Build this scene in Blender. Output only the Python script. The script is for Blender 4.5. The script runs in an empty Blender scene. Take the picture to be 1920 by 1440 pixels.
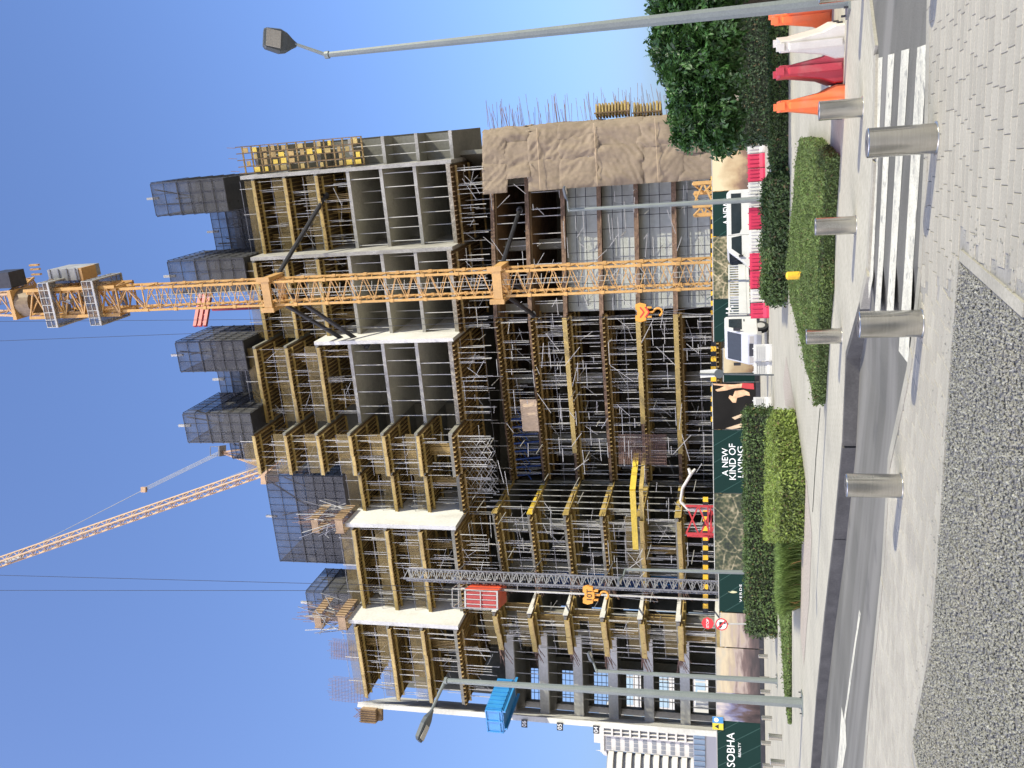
import bpy, math, random
import numpy as np
from mathutils import Matrix, Vector

random.seed(11)
rng = np.random.default_rng(5)
sc = bpy.context.scene
col = sc.collection
R = math.radians

# ------------------------------------------------------------------ camera (the phone was held upright, the picture lies on its side)
PITCH, ROLL, EYE, FOC = R(14.24), 0.0134, 1.6, 1655.0
fwd = np.array([0, math.cos(PITCH), math.sin(PITCH)])
upv = np.array([0, -math.sin(PITCH), math.cos(PITCH)])
rgt = np.array([1.0, 0, 0])
CR = math.cos(ROLL) * rgt - math.sin(ROLL) * upv
CU = math.sin(ROLL) * rgt + math.cos(ROLL) * upv
cam_data = bpy.data.cameras.new('camera')
cam_data.sensor_fit = 'HORIZONTAL'
cam_data.sensor_width = 36.0
cam_data.lens = FOC / 1920 * 36
cam_data.clip_start = 0.05
cam_data.clip_end = 3000
cam = bpy.data.objects.new('camera', cam_data)
col.objects.link(cam)
X, Y, Zc = -CU, CR, -fwd
cam.matrix_world = Matrix(((X[0], Y[0], Zc[0], 0), (X[1], Y[1], Zc[1], 0), (X[2], Y[2], Zc[2], EYE), (0, 0, 0, 1)))
sc.camera = cam

def _ray(x, y):
    return fwd + ((720 - y) / FOC) * CR + ((960 - x) / FOC) * CU
def at(x, y, depth):
    """the place a survey sighting meets the vertical plane at this distance"""
    d = _ray(x, y) * (depth / _ray(x, y)[1])
    return np.array([d[0], d[1], d[2] + EYE])
def gz(x, y, z=0.0):
    """the place a survey sighting meets level z"""
    d = _ray(x, y)
    t = (z - EYE) / d[2]
    return np.array([d[0] * t, d[1] * t, z])

# ------------------------------------------------------------------ sky, sun, exposure
SUN_EL, SUN_AZ = R(35), math.atan2(0.83, -0.56)
sdir = Vector((math.sin(SUN_AZ) * math.cos(SUN_EL), math.cos(SUN_AZ) * math.cos(SUN_EL), math.sin(SUN_EL)))
world = bpy.data.worlds.new('World')
sc.world = world
world.use_nodes = True
wn = world.node_tree
sky = wn.nodes.new('ShaderNodeTexSky')
sky.sky_type = 'NISHITA'
sky.sun_disc = False
sky.sun_elevation = SUN_EL
sky.sun_rotation = -SUN_AZ
sky.air_density = 1.0
sky.dust_density = 3.8
sky.ozone_density = 7.5
tint = wn.nodes.new('ShaderNodeMix')            # the camera's slightly violet white balance
tint.data_type = 'RGBA'; tint.blend_type = 'MULTIPLY'; tint.inputs[0].default_value = 1.0
tint.inputs[7].default_value = (1.035, 0.97, 1.03, 1)
wn.links.new(sky.outputs[0], tint.inputs[6])
wn.links.new(tint.outputs[2], wn.nodes['Background'].inputs[0])
wn.nodes['Background'].inputs[1].default_value = 0.15
sun_data = bpy.data.lights.new('sun', 'SUN')
sun_data.energy = 3.1
sun_data.angle = R(0.5)
sun_data.color = (1.0, 0.945, 0.76)
sun = bpy.data.objects.new('sun', sun_data)
col.objects.link(sun)
sun.rotation_euler = (-sdir).to_track_quat('-Z', 'Y').to_euler()
sun.location = (30, -30, 60)
sc.view_settings.view_transform = 'Standard'
sc.view_settings.look = 'None'
sc.view_settings.exposure = 0.95
sc.view_settings.gamma = 1.0
sc.view_settings.use_curve_mapping = False
sc.cycles.max_bounces = 6
sc.cycles.transparent_max_bounces = 12

# ------------------------------------------------------------------ materials
MATS = {}
def nd(nt, typ, **kw):
    n = nt.nodes.new(typ)
    for k, v in kw.items():
        setattr(n, k, v)
    return n
def mat(name, c, rough=0.8, metal=0.0, var=0.15, scale=3.0, fine=0.1, fscale=40.0, bump=0.0, bscale=60.0,
        rand=0.0, island=0.0, trans=0.0, alpha=1.0, c2=None, stretch=None, spec=0.5):
    m = bpy.data.materials.new(name)
    m.use_nodes = True
    nt = m.node_tree
    b = nt.nodes['Principled BSDF']
    L = nt.links.new
    tc = nd(nt, 'ShaderNodeTexCoord')
    vec = tc.outputs['Object']
    if stretch:
        mp = nd(nt, 'ShaderNodeMapping')
        mp.inputs['Scale'].default_value = stretch
        L(vec, mp.inputs[0]); vec = mp.outputs[0]
    n1 = nd(nt, 'ShaderNodeTexNoise'); n1.inputs['Scale'].default_value = scale; n1.inputs['Detail'].default_value = 5
    L(vec, n1.inputs[0])
    ramp = nd(nt, 'ShaderNodeValToRGB')
    ramp.color_ramp.elements[0].position = 0.33; ramp.color_ramp.elements[1].position = 0.67
    ca = [x * (1 - var) for x in c]
    cb = [min(1, x * (1 + var)) for x in c] if c2 is None else list(c2)
    ramp.color_ramp.elements[0].color = (*ca, 1); ramp.color_ramp.elements[1].color = (*cb, 1)
    L(n1.outputs[0], ramp.inputs[0])
    out = ramp.outputs[0]
    hsv = nd(nt, 'ShaderNodeHueSaturation')
    L(out, hsv.inputs['Color'])
    n2 = nd(nt, 'ShaderNodeTexNoise'); n2.inputs['Scale'].default_value = fscale; n2.inputs['Detail'].default_value = 3
    L(vec, n2.inputs[0])
    mr = nd(nt, 'ShaderNodeMapRange')
    mr.inputs[1].default_value = 0.3; mr.inputs[2].default_value = 0.7
    mr.inputs[3].default_value = 1 - fine; mr.inputs[4].default_value = 1 + fine
    L(n2.outputs[0], mr.inputs[0])
    val = mr.outputs[0]
    for amt, src in ((rand, 'o'), (island, 'i')):
        if amt:
            q = nd(nt, 'ShaderNodeObjectInfo').outputs['Random'] if src == 'o' else nd(nt, 'ShaderNodeNewGeometry').outputs['Random Per Island']
            m2 = nd(nt, 'ShaderNodeMapRange')
            m2.inputs[3].default_value = 1 - amt; m2.inputs[4].default_value = 1 + amt
            L(q, m2.inputs[0])
            mu = nd(nt, 'ShaderNodeMath', operation='MULTIPLY')
            L(val, mu.inputs[0]); L(m2.outputs[0], mu.inputs[1]); val = mu.outputs[0]
    L(val, hsv.inputs['Value'])
    L(hsv.outputs[0], b.inputs['Base Color'])
    b.inputs['Roughness'].default_value = rough
    b.inputs['Metallic'].default_value = metal
    b.inputs['Specular IOR Level'].default_value = spec
    if bump:
        n3 = nd(nt, 'ShaderNodeTexNoise'); n3.inputs['Scale'].default_value = bscale; n3.inputs['Detail'].default_value = 4
        L(vec, n3.inputs[0])
        bp = nd(nt, 'ShaderNodeBump'); bp.inputs['Strength'].default_value = bump; bp.inputs['Distance'].default_value = 0.02
        L(n3.outputs[0], bp.inputs['Height']); L(bp.outputs[0], b.inputs['Normal'])
    if trans:
        tr = nd(nt, 'ShaderNodeBsdfTranslucent'); L(hsv.outputs[0], tr.inputs[0])
        mx = nd(nt, 'ShaderNodeMixShader'); mx.inputs[0].default_value = trans
        L(b.outputs[0], mx.inputs[1]); L(tr.outputs[0], mx.inputs[2])
        L(mx.outputs[0], nt.nodes['Material Output'].inputs[0])
    if alpha < 1:
        b.inputs['Alpha'].default_value = alpha
    MATS[name] = m
    return m

mat('concrete', (0.207, 0.202, 0.168), 0.9, var=0.12, scale=0.35, fine=0.12, fscale=4, bump=0.15, bscale=8)
mat('soffit', (0.402, 0.383, 0.308), 0.9, var=0.13, scale=0.5, fine=0.14, fscale=5)
mat('concrete_pale', (0.59, 0.583, 0.555), 0.9, var=0.10, scale=0.3, fine=0.08, fscale=5)
mat('concrete_edge', (0.345, 0.335, 0.305), 0.9, var=0.14, scale=0.8, fine=0.14, fscale=6)
mat('concrete_rough', (0.302, 0.274, 0.223), 0.95, var=0.3, scale=2.2, fine=0.3, fscale=9, bump=0.6, bscale=5)
mat('rust_edge', (0.18, 0.117, 0.077), 0.95, var=0.35, scale=1.6, fine=0.3, fscale=9, bump=0.4, bscale=6)
mat('wall_grey', (0.385, 0.404, 0.367), 0.9, var=0.07, scale=0.25, fine=0.06, fscale=3)
mat('ply_yellow', (0.40, 0.29, 0.09), 0.6, var=0.2, scale=0.8, fine=0.16, fscale=6, rand=0.1)
mat('rib_timber', (0.33, 0.225, 0.08), 0.7, var=0.25, scale=0.8, fine=0.2, fscale=6, island=0.25)
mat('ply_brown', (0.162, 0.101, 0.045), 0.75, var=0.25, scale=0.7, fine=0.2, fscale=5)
mat('ply_tan', (0.34, 0.235, 0.145), 0.8, var=0.15, scale=1.0, fine=0.12, fscale=8)
mat('ply_bright', (0.62, 0.44, 0.05), 0.5, var=0.1, scale=0.8, fine=0.1, fscale=6)
mat('galv', (0.42, 0.41, 0.38), 0.55, 0.15, var=0.12, rand=0.12)
mat('scaf_dark', (0.22, 0.22, 0.23), 0.55, 0.5, var=0.15)
mat('rebar', (0.20, 0.125, 0.10), 0.9, 0.0, var=0.2, island=0.2)
mat('crane_yellow', (0.52, 0.3, 0.1), 0.5, var=0.1, scale=0.6, fine=0.1, fscale=5, rand=0.06)
mat('crane_pale', (0.5, 0.33, 0.2), 0.55, var=0.1)
mat('hook_orange', (0.688, 0.312, 0.048), 0.5, var=0.08)
mat('dark_steel', (0.035, 0.035, 0.04), 0.5, 0.3, var=0.2)
mat('machine_brown', (0.20, 0.14, 0.08), 0.6, var=0.2)
mat('machine_grey', (0.30, 0.30, 0.29), 0.6, var=0.2, scale=1)
mat('red_paint', (0.44, 0.036, 0.04), 0.5, var=0.12, scale=0.8)
mat('cage_red', (0.637, 0.102, 0.043), 0.5, var=0.12, scale=0.8)
mat('cage_dark', (0.38, 0.05, 0.04), 0.5, var=0.12, scale=0.8)
mat('blue_paint', (0.035, 0.24, 0.55), 0.45, var=0.1, scale=0.8)
mat('blue_deep', (0.02, 0.06, 0.22), 0.6, var=0.2)
mat('hessian', (0.25, 0.195, 0.135), 0.95, var=0.10, scale=0.25, fine=0.10, fscale=3, bump=0.35, bscale=1.6)
mat('net_brown', (0.52, 0.39, 0.26), 0.9, var=0.1)
mat('screen_frame', (0.048, 0.048, 0.052), 0.6, var=0.1)
mat('white_paint', (0.53, 0.53, 0.504), 0.4, var=0.05, scale=1.5)
mat('black', (0.012, 0.012, 0.014), 0.5, var=0.1)
mat('text_white', (0.82, 0.82, 0.80), 0.5, var=0.02)
mat('stainless', (0.56, 0.545, 0.5), 0.19, 1.0, var=0.04, fine=0.06, fscale=6, stretch=(1, 1, 40), bump=0.02, bscale=20)
mat('stainless_cap', (0.66, 0.65, 0.62), 0.35, 1.0, var=0.05, fine=0.06, fscale=30)
mat('lamp_grey', (0.185, 0.205, 0.19), 0.5, 0.2, var=0.06)
mat('lamp_head', (0.075, 0.085, 0.09), 0.5, 0.1, var=0.06)
mat('lamp_lens', (0.45, 0.42, 0.36), 0.25, 0.0, var=0.06)
mat('asphalt', (0.116, 0.111, 0.092), 0.9, var=0.14, scale=0.7, fine=0.22, fscale=90, bump=0.25, bscale=160)
mat('pave_far', (0.408, 0.384, 0.303), 0.9, var=0.07, scale=0.5, fine=0.07, fscale=14, bump=0.1, bscale=60)
mat('pave_base', (0.25, 0.238, 0.205), 0.95, var=0.12, scale=3)
mat('paver', (0.319, 0.295, 0.233), 0.9, var=0.09, scale=1.2, fine=0.13, fscale=55, bump=0.2, bscale=150, rand=0.09)
mat('paver_many', (0.34, 0.314, 0.248), 0.9, var=0.09, scale=1.2, fine=0.13, fscale=55, bump=0.2, bscale=150, island=0.09)
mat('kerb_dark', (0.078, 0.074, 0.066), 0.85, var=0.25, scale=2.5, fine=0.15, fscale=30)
mat('kerb', (0.315, 0.294, 0.233), 0.9, var=0.12, scale=2, fine=0.12, fscale=40, bump=0.15, bscale=80)
mat('road_white', (0.558, 0.532, 0.423), 0.8, var=0.12, scale=3, fine=0.22, fscale=45, bump=0.1, bscale=100)
mat('stone', (0.21, 0.206, 0.174), 0.85, var=0.2, scale=30, fine=0.2, fscale=120, island=0.2)
mat('stone_light', (0.272, 0.268, 0.224), 0.8, var=0.15, scale=30, fine=0.15, fscale=120, island=0.2)
mat('stone_bed', (0.16, 0.155, 0.143), 0.95, var=0.3, scale=25)
mat('gravel_brown', (0.36, 0.31, 0.25), 0.95, var=0.25, scale=20, fine=0.3, fscale=60, bump=0.4, bscale=60)
mat('site_low_bounce', (0.12, 0.10, 0.075), 0.95, var=0.25, scale=0.3, fine=0.2, fscale=5)
mat('sand', (0.294, 0.252, 0.196), 0.95, var=0.12, scale=0.3, fine=0.1, fscale=8)
mat('leaf_tree', (0.037, 0.091, 0.02), 0.45, var=0.35, scale=0.6, island=0.6, trans=0.22)
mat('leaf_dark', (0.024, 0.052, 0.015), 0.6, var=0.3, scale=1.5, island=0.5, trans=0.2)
mat('leaf_mid', (0.07, 0.115, 0.03), 0.6, var=0.3, scale=1.2, island=0.5, trans=0.25)
mat('leaf_bright', (0.19, 0.25, 0.05), 0.6, var=0.28, scale=1.2, island=0.45, trans=0.3)
mat('leaf_lawn', (0.116, 0.167, 0.042), 0.65, var=0.25, scale=1.0, island=0.45, trans=0.25)
mat('leaf_grass', (0.156, 0.228, 0.054), 0.65, var=0.3, scale=1.5, island=0.4, trans=0.3)
mat('leaf_dry', (0.42, 0.24, 0.09), 0.8, var=0.2, scale=2, island=0.4, trans=0.2)
mat('leaf_brown', (0.13, 0.095, 0.04), 0.8, var=0.3, scale=2, island=0.4, trans=0.2)
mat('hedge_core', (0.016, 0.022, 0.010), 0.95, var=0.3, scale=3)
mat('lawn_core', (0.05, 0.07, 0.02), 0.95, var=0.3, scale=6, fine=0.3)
mat('bark', (0.11, 0.085, 0.06), 0.95, var=0.3, scale=6, stretch=(4, 4, 1))
mat('plastic_orange', (0.86, 0.17, 0.045), 0.45, var=0.07, scale=2, fine=0.04)
mat('plastic_red', (0.40, 0.035, 0.05), 0.5, var=0.08, scale=2, fine=0.04)
mat('plastic_white', (0.56, 0.528, 0.464), 0.5, var=0.07, scale=2, fine=0.04)
mat('plastic_pink', (0.495, 0.026, 0.075), 0.5, var=0.08, scale=1.2)
mat('barrier_white', (0.535, 0.527, 0.494), 0.5, var=0.06, scale=1.5)
mat('bollard_yellow', (0.82, 0.47, 0.03), 0.5, var=0.07, scale=4)
mat('glass_dark', (0.02, 0.028, 0.033), 0.08, 0.0, var=0.1)
mat('rubber', (0.018, 0.018, 0.018), 0.85, var=0.15)
mat('hotel_white', (0.592, 0.568, 0.528), 0.85, var=0.05, scale=0.05)
mat('hotel_shade', (0.23, 0.24, 0.26), 0.5, var=0.15, scale=0.4)
mat('glass_blue', (0.36, 0.48, 0.56), 0.15, 0.1, var=0.1, scale=0.2)
mat('sign_red', (0.60, 0.035, 0.04), 0.4, var=0.05)
mat('sign_blue', (0.048, 0.208, 0.464), 0.4, var=0.05)
mat('sign_yellow', (0.624, 0.496, 0.04), 0.4, var=0.05)
mat('leaf_gold', (0.52, 0.50, 0.30), 0.5, var=0.1)
mat('green_board', (0.006, 0.026, 0.022), 0.65, spec=0.15, var=0.12, scale=0.25, fine=0.05)
mat('board_line', (0.012, 0.05, 0.04), 0.4, var=0.2, scale=0.6)
mat('skin_print', (0.62, 0.38, 0.22), 0.5, var=0.25, scale=3)
mat('black_board', (0.010, 0.009, 0.008), 0.65, spec=0.15, var=0.4, scale=0.6)

def mix_in(name, c, scale, lo, hi, stretch=(1, 1, 1), rot=0.0, amount=1.0, detail=6):
    """patches of another tone with their own shape: dust, worn paint, tyre bands"""
    m = MATS[name]; nt = m.node_tree; L = nt.links.new; b = nt.nodes['Principled BSDF']
    tc = nd(nt, 'ShaderNodeTexCoord'); mp = nd(nt, 'ShaderNodeMapping')
    mp.inputs['Rotation'].default_value = (0, 0, rot)
    m2 = nd(nt, 'ShaderNodeMapping'); m2.inputs['Scale'].default_value = stretch
    n = nd(nt, 'ShaderNodeTexNoise'); n.inputs['Scale'].default_value = scale; n.inputs['Detail'].default_value = detail
    L(tc.outputs['Object'], mp.inputs[0]); L(mp.outputs[0], m2.inputs[0]); L(m2.outputs[0], n.inputs[0])
    r = nd(nt, 'ShaderNodeMapRange'); r.inputs[1].default_value = lo; r.inputs[2].default_value = hi; r.inputs[3].default_value = 0; r.inputs[4].default_value = amount
    L(n.outputs[0], r.inputs[0])
    mx = nd(nt, 'ShaderNodeMix', data_type='RGBA')
    src = b.inputs['Base Color'].links[0].from_socket
    L(r.outputs[0], mx.inputs[0]); L(src, mx.inputs[6]); mx.inputs[7].default_value = (*c, 1)
    L(mx.outputs[2], b.inputs['Base Color'])
mix_in('road_white', (0.15, 0.145, 0.13), 9.0, 0.56, 0.70, amount=0.75)
mix_in('road_white', (0.22, 0.21, 0.19), 1.6, 0.50, 0.75, stretch=(0.5, 2.0, 1), rot=R(20), amount=0.5)
mix_in('asphalt', (0.20, 0.19, 0.165), 1.0, 0.47, 0.66, stretch=(0.10, 1.5, 1), rot=R(36), amount=0.75, detail=3)
mix_in('asphalt', (0.055, 0.053, 0.05), 1.3, 0.60, 0.72, amount=0.45)
mix_in('pave_far', (0.24, 0.225, 0.19), 0.55, 0.52, 0.72, amount=0.45)
mix_in('paver', (0.19, 0.178, 0.155), 0.9, 0.53, 0.72, amount=0.4)
mix_in('paver_many', (0.19, 0.178, 0.155), 0.9, 0.53, 0.72, amount=0.4)
mix_in('stone', (0.27, 0.24, 0.19), 0.8, 0.50, 0.70, amount=0.35)
for q in ('plastic_orange', 'plastic_red', 'plastic_white'): mix_in(q, (0.36, 0.30, 0.24), 3.0, 0.52, 0.75, amount=0.35)
mix_in('concrete_edge', (0.20, 0.185, 0.155), 1.2, 0.5, 0.7, stretch=(1, 1, .3), amount=0.6)
mix_in('concrete_pale', (0.33, 0.31, 0.27), 0.5, 0.52, 0.72, stretch=(1, 1, .25), amount=0.5)
mix_in('soffit', (0.19, 0.175, 0.15), 0.5, 0.5, 0.7, amount=0.5)
mix_in('wall_grey', (0.25, 0.25, 0.23), 0.4, 0.5, 0.7, stretch=(1, 1, .3), amount=0.5)
mix_in('stainless', (0.36, 0.34, 0.30), 5.0, 0.52, 0.75, amount=0.5)

def brick_pave():
    m = MATS['pave_far']; nt = m.node_tree; L = nt.links.new; b = nt.nodes['Principled BSDF']
    tc = nd(nt, 'ShaderNodeTexCoord'); mp = nd(nt, 'ShaderNodeMapping'); mp.inputs['Rotation'].default_value = (0, 0, R(-27))
    br = nd(nt, 'ShaderNodeTexBrick'); br.inputs['Scale'].default_value = 1.0; br.inputs['Mortar Size'].default_value = 0.006
    br.inputs['Brick Width'].default_value = 0.30; br.inputs['Row Height'].default_value = 0.11
    br.inputs['Color1'].default_value = (1.04, 1.03, 1.01, 1); br.inputs['Color2'].default_value = (0.93, 0.92, 0.90, 1); br.inputs['Mortar'].default_value = (0.72, 0.70, 0.67, 1)
    L(tc.outputs['Object'], mp.inputs[0]); L(mp.outputs[0], br.inputs[0])
    mx = nd(nt, 'ShaderNodeMix', data_type='RGBA', blend_type='MULTIPLY'); mx.inputs[0].default_value = 1.0
    src = b.inputs['Base Color'].links[0].from_socket
    L(src, mx.inputs[6]); L(br.outputs[0], mx.inputs[7]); L(mx.outputs[2], b.inputs['Base Color'])
brick_pave()

def screen_mat(name, c, lo, hi):
    m = bpy.data.materials.new(name); m.use_nodes = True
    nt = m.node_tree; b = nt.nodes['Principled BSDF']; L = nt.links.new
    b.inputs['Base Color'].default_value = (*c, 1); b.inputs['Roughness'].default_value = 0.7
    n = nd(nt, 'ShaderNodeTexNoise'); n.inputs['Scale'].default_value = 0.6; n.inputs['Detail'].default_value = 4
    tc = nd(nt, 'ShaderNodeTexCoord'); L(tc.outputs['Object'], n.inputs[0])
    mr = nd(nt, 'ShaderNodeMapRange'); mr.inputs[1].default_value = 0.3; mr.inputs[2].default_value = 0.7
    mr.inputs[3].default_value = lo; mr.inputs[4].default_value = hi
    L(n.outputs[0], mr.inputs[0])
    t = nd(nt, 'ShaderNodeBsdfTransparent'); mx = nd(nt, 'ShaderNodeMixShader')
    L(mr.outputs[0], mx.inputs[0]); L(t.outputs[0], mx.inputs[1]); L(b.outputs[0], mx.inputs[2])
    L(mx.outputs[0], nt.nodes['Material Output'].inputs[0])
    MATS[name] = m
screen_mat('screen_mesh', (0.085, 0.085, 0.085), 0.60, 0.86)
screen_mat('screen_open', (0.075, 0.075, 0.08), 0.34, 0.55)
screen_mat('guard_mesh', (0.26, 0.19, 0.07), 0.16, 0.42)
screen_mat('deck_grating', (0.16, 0.16, 0.16), 0.5, 0.6)

def print_mat(name, stops, scale, kind='noise', grad=None, stretch=(1, 1, 1)):
    """flat print on a hoarding: city aerials, interiors"""
    m = bpy.data.materials.new(name); m.use_nodes = True
    nt = m.node_tree; b = nt.nodes['Principled BSDF']; L = nt.links.new
    tc = nd(nt, 'ShaderNodeTexCoord'); mp = nd(nt, 'ShaderNodeMapping'); mp.inputs['Scale'].default_value = stretch
    L(tc.outputs['Object'], mp.inputs[0])
    if kind == 'city':
        # blocks of houses, streets between the blocks, parks
        t = nd(nt, 'ShaderNodeTexVoronoi'); t.inputs['Scale'].default_value = scale * 2.2; t.feature = 'F1'
        w = nd(nt, 'ShaderNodeTexVoronoi'); w.inputs['Scale'].default_value = scale * 0.33; w.feature = 'DISTANCE_TO_EDGE'
        g0 = nd(nt, 'ShaderNodeTexNoise'); g0.inputs['Scale'].default_value = scale * 0.5; g0.inputs['Detail'].default_value = 6
        L(mp.outputs[0], t.inputs[0]); L(mp.outputs[0], w.inputs[0]); L(mp.outputs[0], g0.inputs[0])
        st = nd(nt, 'ShaderNodeMapRange'); st.inputs[1].default_value = 0.008; st.inputs[2].default_value = 0.045; st.inputs[3].default_value = 0.3; st.inputs[4].default_value = 0.0
        L(w.outputs[0], st.inputs[0])
        ad = nd(nt, 'ShaderNodeMath', operation='MULTIPLY_ADD'); ad.inputs[1].default_value = 0.62; L(t.outputs[0], ad.inputs[0]); L(st.outputs[0], ad.inputs[2])
        a3 = nd(nt, 'ShaderNodeMath', operation='MULTIPLY_ADD'); a3.inputs[1].default_value = 1.1; L(g0.outputs[0], a3.inputs[0]); L(ad.outputs[0], a3.inputs[2])
        s3 = nd(nt, 'ShaderNodeMath', operation='SUBTRACT'); s3.inputs[1].default_value = 0.42; L(a3.outputs[0], s3.inputs[0]); src = s3.outputs[0]
    else:
        t = nd(nt, 'ShaderNodeTexNoise'); t.inputs['Scale'].default_value = scale; t.inputs['Detail'].default_value = 6
        L(mp.outputs[0], t.inputs[0]); src = t.outputs[0]
    if grad:
        sp = nd(nt, 'ShaderNodeSeparateXYZ'); L(tc.outputs['Object'], sp.inputs[0])
        g = nd(nt, 'ShaderNodeMapRange'); g.inputs[1].default_value = grad[0]; g.inputs[2].default_value = grad[1]
        g.inputs[3].default_value = -0.5; g.inputs[4].default_value = 0.5
        L(sp.outputs['Z'], g.inputs[0])
        a2 = nd(nt, 'ShaderNodeMath', operation='ADD'); L(src, a2.inputs[0]); L(g.outputs[0], a2.inputs[1]); src = a2.outputs[0]
    r = nd(nt, 'ShaderNodeValToRGB'); el = r.color_ramp.elements
    while len(el) < len(stops): el.new(0.5)
    for e, (p, c) in zip(el, stops):
        e.position = p; e.color = (*c, 1)
    L(src, r.inputs[0]); L(r.outputs[0], b.inputs['Base Color']); b.inputs['Roughness'].default_value = 0.45
    MATS[name] = m
print_mat('print_aerial', [(0.15, (0.03, 0.035, 0.015)), (0.42, (0.10, 0.10, 0.05)), (0.62, (0.24, 0.20, 0.12)), (0.85, (0.42, 0.36, 0.23))], 2.6, 'city')
print_mat('print_aerial_dark', [(0.15, (0.012, 0.017, 0.012)), (0.48, (0.045, 0.055, 0.025)), (0.7, (0.15, 0.135, 0.08)), (0.9, (0.30, 0.265, 0.17))], 2.2, 'city')
print_mat('print_skyline', [(0.05, (0.045, 0.035, 0.035)), (0.36, (0.14, 0.095, 0.085)), (0.52, (0.36, 0.29, 0.25)), (0.60, (0.36, 0.29, 0.21)), (0.82, (0.50, 0.41, 0.27)), (1.0, (0.40, 0.36, 0.28))], 1.1, 'noise', grad=(-1.5, 1.5), stretch=(0.5, 1, 2.5))
print_mat('print_room', [(0.05, (0.05, 0.035, 0.03)), (0.40, (0.20, 0.12, 0.08)), (0.55, (0.38, 0.27, 0.15)), (0.85, (0.58, 0.48, 0.30))], 0.8, 'noise', grad=(-1.9, 1.2))
print_mat('print_lounge', [(0.1, (0.02, 0.012, 0.012)), (0.42, (0.08, 0.05, 0.045)), (0.6, (0.16, 0.16, 0.26)), (0.85, (0.48, 0.42, 0.38))], 1.6, 'noise', grad=(-2, 2), stretch=(1.6, 1, 0.6))

# ------------------------------------------------------------------ mesh helpers
class MB:
    def __init__(s): s.v = []; s.f = []
    def add(s, v, f):
        n = len(s.v); s.v += [tuple(map(float, q)) for q in v]; s.f += [tuple(i + n for i in q) for q in f]; return s
    def obox(s, o, a, b, c):
        o, a, b, c = (np.array(q, float) for q in (o, a, b, c))
        v = [o, o + a, o + a + b, o + b, o + c, o + a + c, o + a + b + c, o + b + c]
        if np.dot(np.cross(a, b), c) < 0:
            return s.add(v, [(0, 1, 2, 3), (7, 6, 5, 4), (4, 5, 1, 0), (5, 6, 2, 1), (6, 7, 3, 2), (7, 4, 0, 3)])
        return s.add(v, [(3, 2, 1, 0), (4, 5, 6, 7), (0, 1, 5, 4), (1, 2, 6, 5), (2, 3, 7, 6), (3, 0, 4, 7)])
    def box(s, x0, x1, y0, y1, z0, z1):
        return s.obox((x0, y0, z0), (x1 - x0, 0, 0), (0, y1 - y0, 0), (0, 0, z1 - z0))
    def bar(s, p, q, w, h=None, up=(0, 0, 1)):
        h = h or w
        p = np.array(p, float); q = np.array(q, float); d = q - p; L = np.linalg.norm(d)
        if L < 1e-6: return s
        d /= L; u = np.array(up, float)
        if abs(d @ u) > 0.98: u = np.array((1.0, 0, 0)) if abs(d[0]) < 0.9 else np.array((0, 1.0, 0))
        a = np.cross(d, u); a /= np.linalg.norm(a); b = np.cross(a, d)
        return s.obox(p - a * w / 2 - b * h / 2, a * w, b * h, d * L)
    def tube(s, p, q, r, r2=None, n=10, cap=True):
        r2 = r if r2 is None else r2
        p = np.array(p, float); q = np.array(q, float); d = q - p; d /= np.linalg.norm(d)
        u = np.array((0, 0, 1.0)) if abs(d[2]) < 0.9 else np.array((1.0, 0, 0))
        a = np.cross(d, u); a /= np.linalg.norm(a); b = np.cross(d, a)
        v = []
        for c, rr in ((p, r), (q, r2)):
            for i in range(n):
                t = 2 * math.pi * i / n; v.append(c + rr * (math.cos(t) * a + math.sin(t) * b))
        f = [(i, (i + 1) % n, n + (i + 1) % n, n + i) for i in range(n)]
        if cap: f += [tuple(range(n))[::-1], tuple(range(n, 2 * n))]
        return s.add(v, f)
    def lathe(s, prof, n=24, c=(0, 0, 0)):
        v = []; f = []
        for r, z in prof:
            for i in range(n):
                t = 2 * math.pi * i / n; v.append((c[0] + r * math.cos(t), c[1] + r * math.sin(t), c[2] + z))
        m = len(prof)
        for j in range(m - 1):
            for i in range(n):
                f.append((j * n + i, j * n + (i + 1) % n, (j + 1) * n + (i + 1) % n, (j + 1) * n + i))
        f.append(tuple(range(n))[::-1]); f.append(tuple(range((m - 1) * n, m * n)))
        return s.add(v, f)
    def prism(s, poly, z0, z1):
        p = [tuple(map(float, q[:2])) for q in poly]
        ar = sum(p[i][0] * p[(i + 1) % len(p)][1] - p[(i + 1) % len(p)][0] * p[i][1] for i in range(len(p)))
        if ar < 0: p = p[::-1]
        n = len(p)
        v = [(x, y, z0) for x, y in p] + [(x, y, z1) for x, y in p]
        return s.add(v, [tuple(range(n))[::-1], tuple(range(n, 2 * n))] + [(i, (i + 1) % n, n + (i + 1) % n, n + i) for i in range(n)])
    def extr(s, prof, x0, x1, ax='x'):
        """profile of (y, z) pairs pushed along x"""
        n = len(prof)
        v = [(x0, y, z) for y, z in prof] + [(x1, y, z) for y, z in prof]
        return s.add(v, [tuple(range(n)), tuple(range(n, 2 * n))[::-1]] + [(n + i, n + (i + 1) % n, (i + 1) % n, i) for i in range(n)])
    def mesh(s, name, off=(0, 0, 0)):
        me = bpy.data.meshes.new(name)
        ox, oy, oz = off
        me.from_pydata([(x - ox, y - oy, z - oz) for x, y, z in s.v], [], s.f)
        me.update()
        return me

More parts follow.
